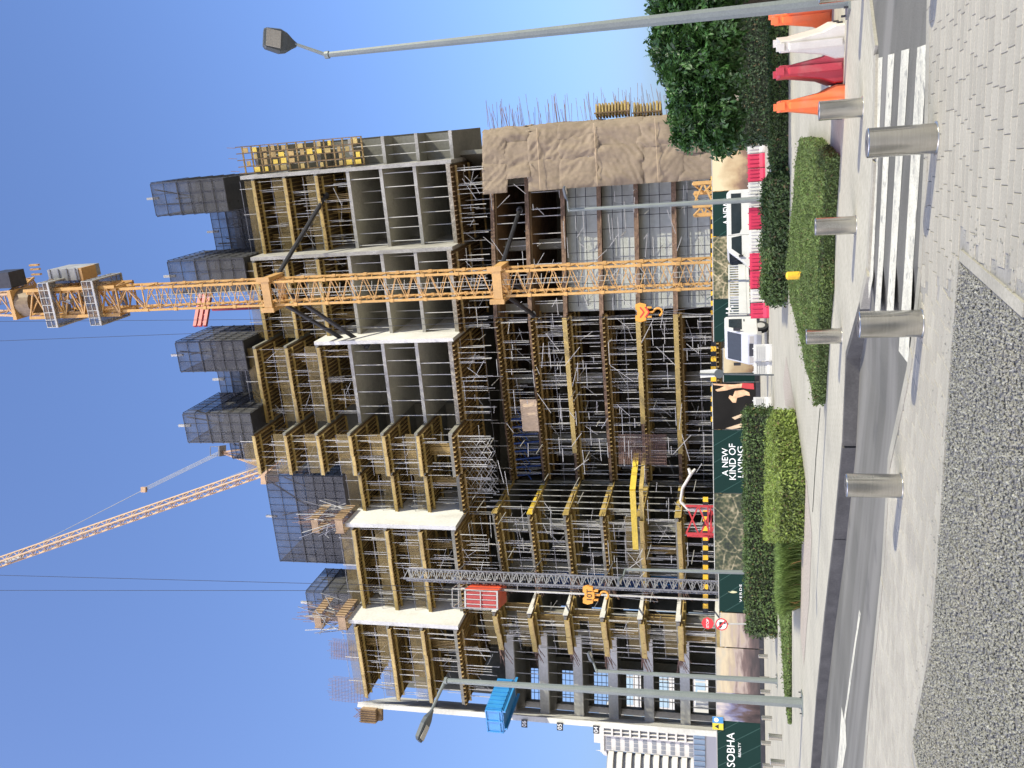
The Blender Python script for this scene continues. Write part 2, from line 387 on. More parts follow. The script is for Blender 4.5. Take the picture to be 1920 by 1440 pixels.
def put(name, me, m=None, parent=None, loc=(0, 0, 0), rot=(0, 0, 0)):
    if m and not me.materials: me.materials.append(MATS[m])
    o = bpy.data.objects.new(name, me)
    col.objects.link(o)
    o.location = loc; o.rotation_euler = rot
    if parent: o.parent = parent
    return o
def part(name, mb, m, parent, world=True):
    """a mesh given in world coordinates hung under a thing that is not turned (or in local ones)"""
    off = tuple(parent.location) if world else (0, 0, 0)
    p = parent
    while world and p.parent:
        p = p.parent
        off = tuple(a + b for a, b in zip(off, p.location))
    return put(name, mb.mesh(name, off), m, parent)
def tag(o, label, cat, group=None):
    o['label'] = label; o['category'] = cat
    if group: o['group'] = group
    return o
def thing(name, label, cat, loc=(0, 0, 0), rz=0, group=None):
    o = bpy.data.objects.new(name, None); col.objects.link(o)
    o.empty_display_size = 0.2
    o.location = tuple(map(float, loc)); o.rotation_euler = (0, 0, rz)
    return tag(o, label, cat, group)
def solo(name, mb, m, label, cat, group=None, base=None):
    """a thing that is one mesh, its origin at its base"""
    a = np.array(mb.v)
    if base is None: base = ((a[:, 0].min() + a[:, 0].max()) / 2, (a[:, 1].min() + a[:, 1].max()) / 2, a[:, 2].min())
    base = tuple(map(float, base))
    return tag(put(name, mb.mesh(name, base), m, None, base), label, cat, group)
def struct(name, mb, m, parent=None):
    o = put(name, mb.mesh(name), m, parent)
    o['kind'] = 'structure'
    return o
def copy_tree(o, parent=None):
    c = o.copy(); col.objects.link(c); c.parent = parent
    for ch in list(o.children): copy_tree(ch, c)
    return c
def smooth(o, ang=40):
    me = o.data
    me.shade_smooth()
    try: me.set_sharp_from_angle(angle=R(ang))
    except Exception: pass
    return o
def np_mesh(name, V, F):
    me = bpy.data.meshes.new(name)
    V = np.asarray(V, np.float32); F = np.asarray(F, np.int32)
    k = F.shape[1]
    me.vertices.add(len(V)); me.vertices.foreach_set('co', V.ravel())
    me.loops.add(F.size); me.loops.foreach_set('vertex_index', F.ravel())
    me.polygons.add(len(F)); me.polygons.foreach_set('loop_start', np.arange(0, F.size, k, dtype=np.int32))
    me.update(calc_edges=True)
    return me
def leaves(name, P, N, size, jit=0.7, aspect=0.5, var=0.4):
    """one small folded leaf (two triangles) at each point, facing roughly along N"""
    P = np.asarray(P, float); n = len(P)
    N = np.asarray(N, float) + rng.normal(0, jit, (n, 3)); N /= np.linalg.norm(N, axis=1)[:, None] + 1e-9
    t = rng.normal(0, 1, (n, 3)); t -= (t * N).sum(1)[:, None] * N; t /= np.linalg.norm(t, axis=1)[:, None] + 1e-9
    b = np.cross(N, t)
    s = (size * (1 + rng.uniform(-var, var, n)))[:, None]
    V = np.stack([P - t * s * 0.5, P + b * s * aspect * 0.5 + N * s * 0.08, P + t * s * 0.5, P - b * s * aspect * 0.5 + N * s * 0.08], 1).reshape(-1, 3)
    i = np.arange(n) * 4
    F = np.concatenate([np.stack([i, i + 1, i + 2], 1), np.stack([i, i + 2, i + 3], 1)], 1).reshape(-1, 3)
    return np_mesh(name, V, F)
def text(s, size, depth, name, m, parent, loc, rz=0.0, align='CENTER', sx=1.0, space=1.0):
    cu = bpy.data.curves.new('lettering', 'FONT')
    cu.body = s; cu.size = size; cu.extrude = depth; cu.align_x = align; cu.align_y = 'CENTER'; cu.space_character = space
    o = bpy.data.objects.new('lettering_tmp', cu); col.objects.link(o)
    dg = bpy.context.evaluated_depsgraph_get()
    me = bpy.data.meshes.new_from_object(o.evaluated_get(dg))
    bpy.data.objects.remove(o); bpy.data.curves.remove(cu)
    me.transform(Matrix.Rotation(R(90), 4, 'X') @ Matrix.Diagonal((sx, 1, 1, 1)))
    me.materials.clear()
    return put(name, me, m, parent, loc, (0, 0, rz))

# ================================================================== THE GROUND
NEAR = [(14, 7.2), (6, 7.75), (3.1, 8.08), (1.9, 8.27), (1.0, 8.58), (0.3, 9.0), (0.08, 9.21), (-0.87, 10.36), (-2.28, 10.96), (-4.01, 12.05), (-5.27, 12.75), (-9, 15.3), (-25, 27)]
FAR = [(30, 25), (14, 16.6), (7, 12.9), (4.58, 11.45), (3.75, 10.98), (2.6, 11.2), (1.41, 11.8), (1.05, 12.45), (0.41, 14.1), (-0.99, 14.75), (-2.67, 16.2), (-4.54, 18.1), (-6.82, 20.2), (-9.2, 22.05), (-25, 34), (-62, 61.6)]
Z_ROAD = -0.20

struct('ground', MB().add([(-900, -300, -0.3), (900, -300, -0.3), (900, 1500, -0.3), (-900, 1500, -0.3)], [(0, 1, 2, 3)]), 'sand')

def road():
    n = [(14, 7.2), (6, 7.75), (3.1, 8.08), (1.9, 8.27), (1.0, 8.58), (0.3, 9.0), (-0.87, 10.36), (-2.28, 10.96), (-4.01, 12.05), (-5.27, 12.75), (-9, 15.3), (-25, 27), (-70, 58)]
    f = [(14, 16.6), (7, 12.9), (3.75, 10.98), (2.6, 11.2), (1.41, 11.8), (1.05, 12.45), (0.41, 14.1), (-0.99, 14.75), (-2.67, 16.2), (-4.54, 18.1), (-9.2, 22.05), (-25, 34), (-70, 66)]
    z = [-0.03, -0.03, -0.03, -0.03, -0.03, -0.10, Z_ROAD, Z_ROAD, Z_ROAD, Z_ROAD, Z_ROAD, Z_ROAD, Z_ROAD]
    v = []; fc = []
    for (a, b), zz in zip(zip(n, f), z):
        d = np.array(b, float) - np.array(a, float); d /= np.linalg.norm(d)
        v += [(a[0] - d[0] * .1, a[1] - d[1] * .1, zz), (b[0] + d[0] * .1, b[1] + d[1] * .1, zz)]
    for i in range(len(n) - 1):
        fc.append((2 * i, 2 * i + 1, 2 * i + 3, 2 * i + 2))
    struct('road', MB().add(v, fc), 'asphalt')
road()

def paint(name, pts, z):
    p = [gz(x, y, z) for x, y in pts]
    mb = MB(); mb.add(p, [tuple(range(len(p)))])
    o = struct(name, mb, 'road_white')
    return o
zs = -0.026
paint('crossing_stripe', [(1644, 109), (1655, 107), (1637, 520), (1629, 562), (1627, 480)], zs)
paint('crossing_stripe', [(1665, 103), (1677, 100), (1657, 480), (1650, 585), (1640, 585), (1647, 480)], zs)
paint('crossing_stripe', [(1690, 95), (1705, 91), (1681, 480), (1675, 590), (1662, 590), (1669, 480)], zs)
paint('crossing_stripe', [(1720, 89), (1740, 82), (1713, 480), (1703, 682), (1685, 658), (1697, 480)], zs)
paint('gore_marking', [(1611, 1143), (1614, 1152), (1606, 1200), (1598, 1260), (1591, 1310), (1585, 1350), (1587, 1398), (1579, 1445), (1576, 1480), (1564, 1480), (1569, 1440), (1574, 1390), (1578, 1325), (1582, 1348), (1589, 1300), (1597, 1240), (1606, 1180)], Z_ROAD + 0.005)

def inside(P, poly):
    x, y = P[:, 0], P[:, 1]; r = np.zeros(len(P), bool)
    for i in range(len(poly)):
        (x1, y1), (x2, y2) = poly[i], poly[(i + 1) % len(poly)]
        c = ((y1 > y) != (y2 > y)) & (x < (x2 - x1) * (y - y1) / (y2 - y1 + 1e-12) + x1)
        r ^= c
    return r

# near pavement: bedding, then pavers laid on it
near_poly = NEAR + [(-25, -8), (14, -8)]
near_pave = struct('near_pavement', MB().prism(near_poly, -0.29, -0.009), 'pave_base')
GRAV = [(0.86, 7.07), (0.04, 7.41), (-1.08, 7.79), (-2.24, 8.2), (-3.48, 9.13), (-3.9, 8.6), (-5.5, 6.5), (-5.5, 3.6), (-0.35, 3.6), (0.34, 5.61)]

def shrink(poly, d):
    c = np.mean(poly, 0); return [tuple(c + (np.array(p) - c) * (1 + d / np.linalg.norm(np.array(p) - c))) for p in poly]
paver_meshes = {}
def paver_mb(l, w):
    mb = MB(); c = 0.004; h = 0.05; x, y = l / 2 - 0.002, w / 2 - 0.002
    mb.add([(-x, -y, -h), (x, -y, -h), (x, y, -h), (-x, y, -h), (-x, -y, -c), (x, -y, -c), (x, y, -c), (-x, y, -c),
            (-x + c, -y + c, 0), (x - c, -y + c, 0), (x - c, y - c, 0), (-x + c, y - c, 0)],
           [(0, 1, 5, 4), (1, 2, 6, 5), (2, 3, 7, 6), (3, 0, 4, 7), (4, 5, 9, 8), (5, 6, 10, 9), (6, 7, 11, 10), (7, 4, 8, 11), (8, 9, 10, 11)])
    return mb
def lay():
    outer = NEAR + [(-25, 2), (14, 2)]
    g = shrink(GRAV, 0.05)
    allp = []
    for dirv, side in (((-0.974, 0.226), 0), ((-0.905, 0.425), 1)):
        d = np.array(dirv); n = np.array((d[1], -d[0])); n = n if n[1] < 0 else -n
        o = np.array((1.9, 8.27)) if side == 0 else np.array((-0.87, 10.2))
        ang = math.atan2(d[1], d[0])
        r = -6.0; k = 0
        while r < 8:
            w = (0.1, 0.15, 0.1, 0.12, 0.15)[(k * 7 + k // 3) % 5]; k += 1
            s = -8 + random.random() * 0.2
            while s < 12:
                l = random.choice((0.2, 0.25, 0.25, 0.3))
                p = o + d * (s + l / 2) + n * (r + w / 2)
                isB = p[0] < 0.72 + (p[1] - 7.5) * 0.02
                if isB == bool(side) and 4.3 < p[1] < 15 and -8 < p[0] < 6.5: allp.append((p[0], p[1], ang, l, w, side))
                s += l
            r += w
    P = np.array([(a[0], a[1]) for a in allp])
    # the whole stone must lie on the pavement
    ok = np.ones(len(P), bool)
    for sx in (-1, 1):
        for sy in (-1, 1):
            Q = np.array([(a[0] + sx * a[3] * .36 * math.cos(a[2]) - sy * a[4] * .36 * math.sin(a[2]), a[1] + sx * a[3] * .36 * math.sin(a[2]) + sy * a[4] * .36 * math.cos(a[2])) for a in allp])
            ok &= inside(Q, outer) & ~inside(Q, g)
    allp = [a for a, q in zip(allp, ok) if q]
    def seen(a):
        v = np.array((a[0], a[1], -EYE)); w = v @ fwd
        if w < 0.1: return False
        return abs((v @ CR) / w * FOC) < 735 and (v @ CU) / w * FOC > -980
    key = [(0 if seen(a) else 50) + math.hypot(a[0], a[1]) for a in allp]
    order = np.argsort(key)
    rest = MB()
    for j, i in enumerate(order):
        x, y, an, l, w, side = allp[i]
        z = -0.0015 * side + random.uniform(-0.0012, 0.0006)
        if j < 300:
            if (l, w) not in paver_meshes:
                me = paver_mb(l, w).mesh('paver'); me.materials.append(MATS['paver']); paver_meshes[(l, w)] = me
            put('paver', paver_meshes[(l, w)], None, near_pave, (x, y, z), (0, 0, an + random.uniform(-.006, .006)))
        else:
            mb = paver_mb(l, w); c, s = math.cos(an), math.sin(an)
            rest.add([(x + a * c - b * s, y + a * s + b * c, z + q) for a, b, q in mb.v], mb.f)
    o = part('pavers', rest, 'paver_many', near_pave); o['kind'] = 'stuff'
lay()

# kerb stones along the road
def kerb_run(poly, i0, i1, z0, parent, inward, step=0.9, z1=0.004, w=0.15, m_='kerb', out=0.0):
    for i in range(i0, i1):
        a = np.array(poly[i], float); b = np.array(poly[i + 1], float); L = np.linalg.norm(b - a); d = (b - a) / L
        n = np.array((-d[1], d[0])) * inward
        m = max(1, round(L / step))
        for k in range(m):
            p = a + d * (L * k / m + 0.004) - n * out; q = L / m - 0.008
            mb = MB().obox((*p, z0), (*(d * q), 0), (*(n * w), 0), (0, 0, z1 - z0 + random.uniform(-.002, .002)))
            part('kerb_stone', mb, m_, parent)
far_poly = FAR + [(-62.2, 61.8), (120, 61.8), (120, 25)]
struct('site_ground', MB().prism([(-70, 61.82), (120, 61.82), (120, 110), (-70, 110)], -0.29, -0.02), 'site_low_bounce')  # added ground behind the hoarding, dark to cut bounce onto the soffits
far_pave = struct('far_pavement', MB().prism(far_poly, -0.29, 0.0), 'pave_far')
kerb_run(FAR, 2, 7, Z_ROAD - 0.05, far_pave, 1)
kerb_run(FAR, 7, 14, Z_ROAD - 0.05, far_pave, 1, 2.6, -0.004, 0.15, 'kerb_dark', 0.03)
kerb_run(NEAR, 1, 11, -0.25, near_pave, 1)

# gravel bed
bed = struct('gravel_bed', MB().prism(GRAV, -0.034, -0.005), 'stone_bed')
for i in list(range(0, 5)) + [9]:
    a = np.array(GRAV[i]); b = np.array(GRAV[(i + 1) % len(GRAV)]); L = np.linalg.norm(b - a); d = (b - a) / L; n = np.array((d[1], -d[0])); wdt = 0.07 if i != 9 else 0.085
    m = max(1, round(L / 0.8))
    for k in range(m):
        p = a + d * (L * k / m + .003)
        part('edging_stone', MB().obox((*p, -0.034), (*(d * (L / m - .006)), 0), (*(n * wdt), 0), (0, 0, 0.041 + random.uniform(-.002, .003))), 'kerb', bed)
def gravel():
    n = 80000
    P = np.stack([rng.uniform(-5.5, 0.9, n), rng.uniform(4.4, 9.2, n)], 1)
    P = P[inside(P, shrink(GRAV, -0.02))]
    base = np.array([(1, 0, 0), (0, 1, 0), (-1, 0, 0), (0, -1, 0), (0, 0, 1), (0, 0, -1)], float)
    tri = np.array([(0, 1, 4), (1, 2, 4), (2, 3, 4), (3, 0, 4), (1, 0, 5), (2, 1, 5), (3, 2, 5), (0, 3, 5)])
    for nm, sel, mt in (('gravel_stones', slice(0, int(len(P) * .94)), 'stone'), ('pale_gravel_stones', slice(int(len(P) * .94), None), 'stone_light')):
        Q = P[sel]; m = len(Q)
        s = rng.uniform(0.0045, 0.015, m)
        A = rng.normal(0, 1, (m, 3, 3)); q, _ = np.linalg.qr(A)
        sc3 = np.stack([s * rng.uniform(.9, 1.7, m), s * rng.uniform(.6, 1.1, m), s * rng.uniform(.5, .9, m)], 1)
        V = (base[None] * (1 + rng.uniform(-.3, .3, (m, 6, 1)))) * sc3[:, None, :]
        V = np.einsum('nij,nkj->nki', q, V)
        V[:, :, :2] += Q[:, None, :]; V[:, :, 2] += (rng.uniform(-0.004, 0.012, m))[:, None]
        F = (tri[None] + (np.arange(m) * 6)[:, None, None]).reshape(-1, 3)
        o = put(nm, np_mesh(nm, V.reshape(-1, 3), F), mt, bed); o['kind'] = 'stuff'
gravel()
# strays kicked out onto the paving
mb = MB()
for _ in range(170):
    i = random.choice((0, 0, 1, 2, 3, 9, 9, 9)); a = np.array(GRAV[i]); b = np.array(GRAV[(i + 1) % len(GRAV)])
    d = (b - a) / np.linalg.norm(b - a); q = a + (b - a) * random.random() + np.array((d[1], -d[0])) * (.07 + abs(random.gauss(0, .16)))
    s = random.uniform(.004, .011); th = random.uniform(0, 3)
    mb.add([(q[0] + s * 1.3 * math.cos(th + k * 1.57), q[1] + s * math.sin(th + k * 1.57), .003) for k in range(4)] + [(q[0], q[1], .003 + s * .9)], [(0, 1, 4), (1, 2, 4), (2, 3, 4), (3, 0, 4)])
o = part('stray_stones', mb, 'stone', bed); o['kind'] = 'stuff'

# brown gravel strips in the far verge
def flat(name, pts, m, z):
    p = [gz(x, y, z) for x, y in pts]
    return struct(name, MB().add(p, [tuple(range(len(p)))]), m)
flat('gravel_strip', [(1474, 668), (1483, 720), (1492, 770), (1472, 760), (1468, 720)], 'gravel_brown', 0.006)
flat('gravel_strip', [(1512, 900), (1518, 960), (1522, 1000), (1517, 1130), (1512, 1180), (1507, 1250), (1500, 1180), (1503, 1010), (1508, 900)], 'gravel_brown', 0.006)
# thin dark line on the pale concrete walk
for pts in ([(1537, 765), (1538, 765), (1530, 860), (1524, 960), (1523, 960), (1529, 860)],):
    flat('walk_line', pts, 'hedge_core', 0.005)

# ================================================================== STREET FURNITURE
GB = 'stainless steel bollards on both sides of the crossing'
def bollard_proto():
    t = thing('steel_bollard', 'x', 'bollard')
    r, h = 0.121, 0.525
    b = MB().lathe([(r, 0.0), (r, h - 0.005), (r - 0.005, h)], 40)
    smooth(put('post', b.mesh('post'), 'stainless', t))
    put('cap', MB().lathe([(r - 0.007, h - 0.002), (r - 0.008, h + 0.002)], 40).mesh('cap'), 'stainless_cap', t)
    put('base_ring', MB().lathe([(r + 0.014, 0.0), (r + 0.014, 0.006), (r + 0.001, 0.008)], 40).mesh('base_ring'), 'stainless_cap', t)
    put('cap_slot', MB().box(-0.045, 0.045, -0.006, 0.006, h + 0.002, h + 0.003).mesh('cap_slot'), 'dark_steel', t)
    return t
bp = bollard_proto()
bl = [((1.95, 7.8), 'stainless bollard on the paver sidewalk, first from the pale edge of the crossing stripes'),
      ((0.49, 8.47), 'stainless bollard beside the pointed end of the crossing stripes, on the paver side'),
      ((-1.08, 9.58), 'stainless bollard beside the plain asphalt on the paver side, past the crossing'),
      ((3.45, 11.96), 'stainless bollard across the road, next to the orange plastic barriers'),
      ((2.09, 12.72), 'stainless bollard across the road, in front of the middle of the clipped lawn hedge'),
      ((0.68, 14.56), 'stainless bollard across the road, in front of the narrow end of the lawn hedge'),
      ((3.62, 7.45), 'stainless bollard casting its shadow onto the paver sidewalk beside the road'),
      ((4.85, 11.72), 'stainless bollard beside the plastic barriers and the tall lamp post')]
for i, (p, lab) in enumerate(bl):
    o = bp if i == 0 else copy_tree(bp)
    o.location = (p[0], p[1], 0.0)
    o.rotation_euler = (0, 0, 0.7 + 0.3 * i)
    tag(o, lab, 'bollard', GB)

yb = gz(1503, 516, 0.21); yt = at(1473, 516, yb[1])[2]; yb[2] = 0
solo('yellow_bollard', MB().lathe([(0.085, 0.0), (0.085, yt - .04), (0.06, yt - .01), (0.0, yt)], 20, yb), 'bollard_yellow',
     'short yellow bollard standing in the clipped lawn hedge', 'bollard')

def street_lamp(base, top, arm, head0, head1, r0, r1, label, head_w=0.32):
    t = thing('street_lamp', label, 'street lamp', base, 0, 'grey street lamps')
    smooth(part('pole', MB().tube(base, top, r0, r1, 8), 'lamp_grey', t), 20)
    b = np.array(base)
    part('base_plate', MB().box(b[0] - r0 * 1.9, b[0] + r0 * 1.9, b[1] - r0 * 1.9, b[1] + r0 * 1.9, b[2], b[2] + 0.03), 'lamp_grey', t)
    for sx in (-1, 1):
        for sy in (-1, 1):
            part('anchor_bolt', MB().tube((b[0] + sx * r0 * 1.5, b[1] + sy * r0 * 1.5, b[2] + .02), (b[0] + sx * r0 * 1.5, b[1] + sy * r0 * 1.5, b[2] + .09), 0.016, n=6), 'dark_steel', t)
    part('collar', MB().tube(np.array(top) - (np.array(top) - b) * 0.006, np.array(top) + (0, 0, 0.02), r1 * 1.35, n=10), 'lamp_grey', t)
    part('arm', MB().tube(top, arm, r1 * 0.7, r1 * 0.55, 8), 'lamp_grey', t)
    h0, h1 = np.array(head0, float), np.array(head1, float)
    d = h1 - h0; L = np.linalg.norm(d); d /= L
    s = np.cross(d, (0, 0, 1.0)); s /= np.linalg.norm(s); u = np.cross(s, d); u = u if u[2] > 0 else -u
    prof = [(0.0, 0.16, .35), (0.12, 0.38, .6), (0.3, 0.8, 1), (0.5, 1.0, 1), (0.92, 0.86, .9), (1.0, 0.72, .5)]
    mb = MB(); V = []
    for q, w, hh in prof:
        c = h0 + d * L * q
        w *= head_w / 2; hh *= head_w * 0.28
        V += [c - s * w, c - s * w * .8 + u * hh, c + s * w * .8 + u * hh, c + s * w, c + s * w * .85 - u * hh * .3, c - s * w * .85 - u * hh * .3]
    F = []
    for j in range(len(prof) - 1):
        for i in range(6): F.append((6 * j + i, 6 * j + (i + 1) % 6, 6 * j + 6 + (i + 1) % 6, 6 * j + 6 + i))
    F += [tuple(range(6))[::-1], tuple(range(6 * len(prof) - 6, 6 * len(prof)))]
    mb.add(V, F)
    hd = part('lamp_head', mb, 'lamp_head', t)
    w = head_w * 0.34
    c0, c1 = h0 + d * L * 0.5, h0 + d * L * 0.93
    dn = -u * head_w * 0.28 * 0.3
    part('lens', MB().obox(c0 - s * w + dn * 1.25, s * 2 * w, c1 - c0, dn * 0.3), 'lamp_lens', hd)
    return t
b0 = gz(1592, 0); Yb = b0[1]
street_lamp(b0, at(612, 103, Yb), at(552, 82, Yb - .12), at(556, 84, Yb - .11), at(494, 70, Yb - .45), 0.105, 0.045,
            'tall grey street lamp rising beside the orange plastic barriers', 0.42)
b1 = gz(1505, 1318); Yb = b1[1]
street_lamp(b1, at(835, 1276, Yb), at(808, 1334, Yb - .2), at(812, 1331, Yb - .2), at(786, 1390, Yb - .75), 0.14, 0.075,
            'grey street lamp beside the narrow clipped grass strip, its arm over the road', 0.46)
b2 = gz(1458, 1277); Yb = b2[1]
street_lamp(b2, at(1118, 1258, Yb), at(1112, 1240, Yb), at(1113, 1243, Yb), at(1104, 1222, Yb), 0.13, 0.08,
            'grey lamp pole in front of the city skyline hoarding, beside the railing posts', 0.4)
b3 = gz(1437, 373); Yb = b3[1]
street_lamp(b3, at(1066, 394, Yb), at(1064, 374, Yb - .4), at(1065, 377, Yb - .4), at(1058, 350, Yb - .8), 0.15, 0.08,
            'pale grey lamp post behind the round shrubs, in front of the white van', 0.4)
b4 = at(1440, 1074, 44.0); b4[2] = 0
street_lamp(b4, at(1172, 1068, 44.0), at(1168, 1082, 43.6), at(1168, 1080, 43.6), at(1160, 1094, 43.2), 0.11, 0.065,
            'grey lamp post standing behind the long hedge, by the VERDE hoarding', 0.34)
# floodlight post by the white plastic fences
p = gz(1451, 703)
t = thing('sign_post', 'thin dark post with two tilted white panels near the parked truck', 'post', p)
top = at(1312, 701, p[1])
part('pole', MB().tube(p, top, 0.035, n=8), 'lamp_head', t)
q = at(1312, 702, p[1])
part('panel', MB().obox(q + (-0.16, 0, -0.02), (0.34, 0.05, 0), (0, 0.02, 0.0), (0.05, 0.0, -0.75)), 'white_paint', t)
part('round_disc', MB().tube(at(1348, 701, p[1]) + (0, -0.06, 0), at(1348, 701, p[1]) + (0, -0.03, 0), 0.2, n=20), 'lamp_head', t)

# round traffic signs
p = at(1450, 1170, 40.0); p[2] = 0
t = thing('traffic_sign', 'two round traffic signs on one pole, stop sign above no left turn', 'traffic sign', p)
part('pole', MB().tube(p, at(1318, 1169, 40.0), 0.035, n=8), 'galv', t)
c = at(1353, 1170, 40.0); F0 = np.array((0, -0.05, 0))
def disc(c, r, y, n=28): return MB().tube(c + (0, y, 0), c + (0, y - 0.012, 0), r, n=n)
sg = part('turn_sign', disc(c, 0.27, -0.05), 'sign_red', t)
part('sign_face', disc(c, 0.215, -0.064), 'text_white', sg)
part('arrow', MB().bar(c + (0.07, -0.085, -0.17), c + (0.07, -0.085, 0.06), 0.07, 0.01, (0, 1, 0)).bar(c + (0.10, -0.085, 0.07), c + (-0.08, -0.085, 0.07), 0.07, 0.01, (0, 1, 0))
     .add([c + (-0.07, -0.088, 0.17), c + (-0.07, -0.088, -0.03), c + (-0.19, -0.088, 0.07)], [(0, 1, 2)]), 'black', sg)
part('slash', MB().bar(c + (-0.2, -0.095, 0.2), c + (0.2, -0.095, -0.2), 0.06, 0.008, (0, 1, 0)), 'sign_red', sg)
c = at(1327, 1168, 40.0)
sg = part('stop_sign', disc(c, 0.27, -0.05, 8), 'sign_red', t)
text('STOP', 0.165, 0.004, 'lettering', 'text_white', sg, tuple(c + (0, -0.075, 0) - p))

# plastic jersey barriers
def jersey(x, y, rz, m, label, tilt=0):
    t = thing('road_barrier', label, 'road barrier', (x, y, 0), rz, 'plastic road barriers stacked side by side')
    L = 1.35
    prof = [(-0.24, 0), (0.24, 0), (0.24, 0.12), (0.16, 0.30), (0.085, 0.74), (0.085, 0.90), (-0.085, 0.90), (-0.085, 0.74), (-0.16, 0.30), (-0.24, 0.12)]
    def bodym(q):
        mb = MB(); n = len(prof)
        ys = [(-L / 2, .9), (-L / 2 + .05, 1), (L / 2 - .05, 1), (L / 2, .9)]
        V = [(a * k, yy, z * (1 if k == 1 else 0.985) + 0.0) for yy, k in ys for a, z in prof]
        F = [tuple(range(n))[::-1][::-1][::-1]] + [tuple(range(3 * n, 4 * n))]
        for j in range(3):
            for i in range(n): F.append((j * n + i, j * n + (i + 1) % n, (j + 1) * n + (i + 1) % n, (j + 1) * n + i))
        return mb.add(V, F)
    body = put('body', bodym(0).mesh('body'), m, t)
    put('end_rib', MB().extr([(-L / 2 - .035, 0.03), (-L / 2 + .02, 0.03), (-L / 2 + .02, 0.80), (-L / 2 - .035, 0.76)], -0.05, 0.05).mesh('end_rib'), m, body)
    put('top_lug', MB().box(-0.055, 0.055, -L / 2 - 0.04, -L / 2 + 0.10, 0.84, 0.955).mesh('top_lug'), m, body)
    put('top_lug', MB().box(-0.055, 0.055, L / 2 - 0.20, L / 2 - 0.05, 0.895, 0.95).mesh('top_lug'), m, body)
    for yy in (-0.28, 0.28):
        put('lift_slot', MB().box(-0.26, 0.26, yy - .11, yy + .11, -0.0, 0.07).mesh('lift_slot'), 'black', body)
    return t
for yy, V, m, lab in ((190, 1584, 'plastic_orange', 'orange plastic road barrier at the end of the row, beside a steel bollard'),
                     (126, 1582, 'plastic_red', 'dark red plastic road barrier between the orange and the white one'),
                     (72, 1584, 'plastic_white', 'white plastic road barrier beside the dark red one'),
                     (22, 1560, 'plastic_orange', 'orange plastic road barrier standing behind the white one, near the lamp post'),
                     (-30, 1566, 'plastic_orange', 'orange plastic road barrier hidden partly by the tall lamp post')):
    q = gz(V, yy); a = math.atan2(q[0], q[1]); d = np.array((math.sin(a), math.cos(a)))
    jersey(q[0] + d[0] * .69, q[1] + d[1] * .69, -a + R(random.uniform(-4, 4)), m, lab)

# ================================================================== PLANTING
def poly_pts(poly, n):
    a = np.array(poly); lo, hi = a.min(0), a.max(0); out = np.zeros((0, 2))
    while len(out) < n:
        P = rng.uniform(lo, hi, (n, 2)); out = np.concatenate([out, P[inside(P, poly)]])
    return out[:n]
def hedge(name, poly, h, leaf, ntop, nside, m, label, cat='hedge', core='hedge_core', rough=0.04, group=None, fold=0.75, aspect=0.5):
    poly = [tuple(map(float, p[:2])) for p in poly]
    a = np.array(poly); c = a.mean(0)
    t = thing(name, label, cat, (c[0], c[1], 0), 0, group)
    pc = shrink(poly, -leaf * 0.6)
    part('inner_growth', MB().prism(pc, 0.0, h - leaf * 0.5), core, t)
    T = poly_pts(poly, ntop)
    und = 0.5 * np.sin(T[:, 0] * 3.1 + T[:, 1] * 1.7) + 0.5 * np.sin(T[:, 0] * 1.3 - T[:, 1] * 2.9)
    P = np.concatenate([T, (h + und * rough + rng.normal(0, rough * .7, ntop))[:, None]], 1); N = np.tile((0, 0, 1.0), (ntop, 1))
    # sides
    ar = sum(a[i][0] * a[(i + 1) % len(a)][1] - a[(i + 1) % len(a)][0] * a[i][1] for i in range(len(a)))
    L = np.array([np.linalg.norm(a[(i + 1) % len(a)] - a[i]) for i in range(len(a))]); pr = L / L.sum()
    k = rng.choice(len(a), nside, p=pr); u = rng.uniform(0, 1, nside)
    A = a[k]; B = a[(k + 1) % len(a)]; d = (B - A) / (np.linalg.norm(B - A, axis=1)[:, None] + 1e-9)
    nn = np.stack([d[:, 1], -d[:, 0]], 1) * (1 if ar > 0 else -1)
    S = A + (B - A) * u[:, None] + nn * rng.normal(0, rough, nside)[:, None]
    P2 = np.concatenate([S, rng.uniform(0.02, h, nside)[:, None]], 1); N2 = np.concatenate([nn, np.zeros((nside, 1)) + 0.3], 1)
    P = np.concatenate([P, P2]) - np.array((c[0], c[1], 0)); N = np.concatenate([N, N2])
    pick = rng.random(len(P)) < 0.05
    o = put('foliage', leaves('foliage', P[~pick], N[~pick], leaf, fold, aspect), m, t)
    o['kind'] = 'stuff'
    o = put('dry_leaves', leaves('dry_leaves', P[pick], N[pick], leaf, fold, aspect), 'leaf_brown', t)
    o['kind'] = 'stuff'
    # shoots that have outgrown the last trim
    ns = max(20, ntop // 45); Q = poly_pts(poly, ns); S_ = np.repeat(np.concatenate([Q - c, np.full((ns, 1), h)], 1), 4, 0)
    S_[:, 2] += np.tile(np.linspace(.0, leaf * 1.6, 4), ns) * rng.uniform(.3, 1.2, len(S_)); S_[:, :2] += rng.normal(0, leaf * .25, (len(S_), 2))
    o = put('new_shoots', leaves('new_shoots', S_, rng.normal(0, 1, S_.shape), leaf, fold, aspect), m, t)
    o['kind'] = 'stuff'
    return t
G = gz
hz_ = 0.21
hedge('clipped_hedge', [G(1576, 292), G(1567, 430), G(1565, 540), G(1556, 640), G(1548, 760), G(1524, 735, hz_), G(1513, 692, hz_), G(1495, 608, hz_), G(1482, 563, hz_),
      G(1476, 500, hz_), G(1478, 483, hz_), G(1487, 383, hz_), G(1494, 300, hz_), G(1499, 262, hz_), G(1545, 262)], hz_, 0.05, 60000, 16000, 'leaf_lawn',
      'low flat clipped hedge like a lawn, behind the bollards across the road', core='lawn_core', rough=0.018, fold=0.8, aspect=0.4)
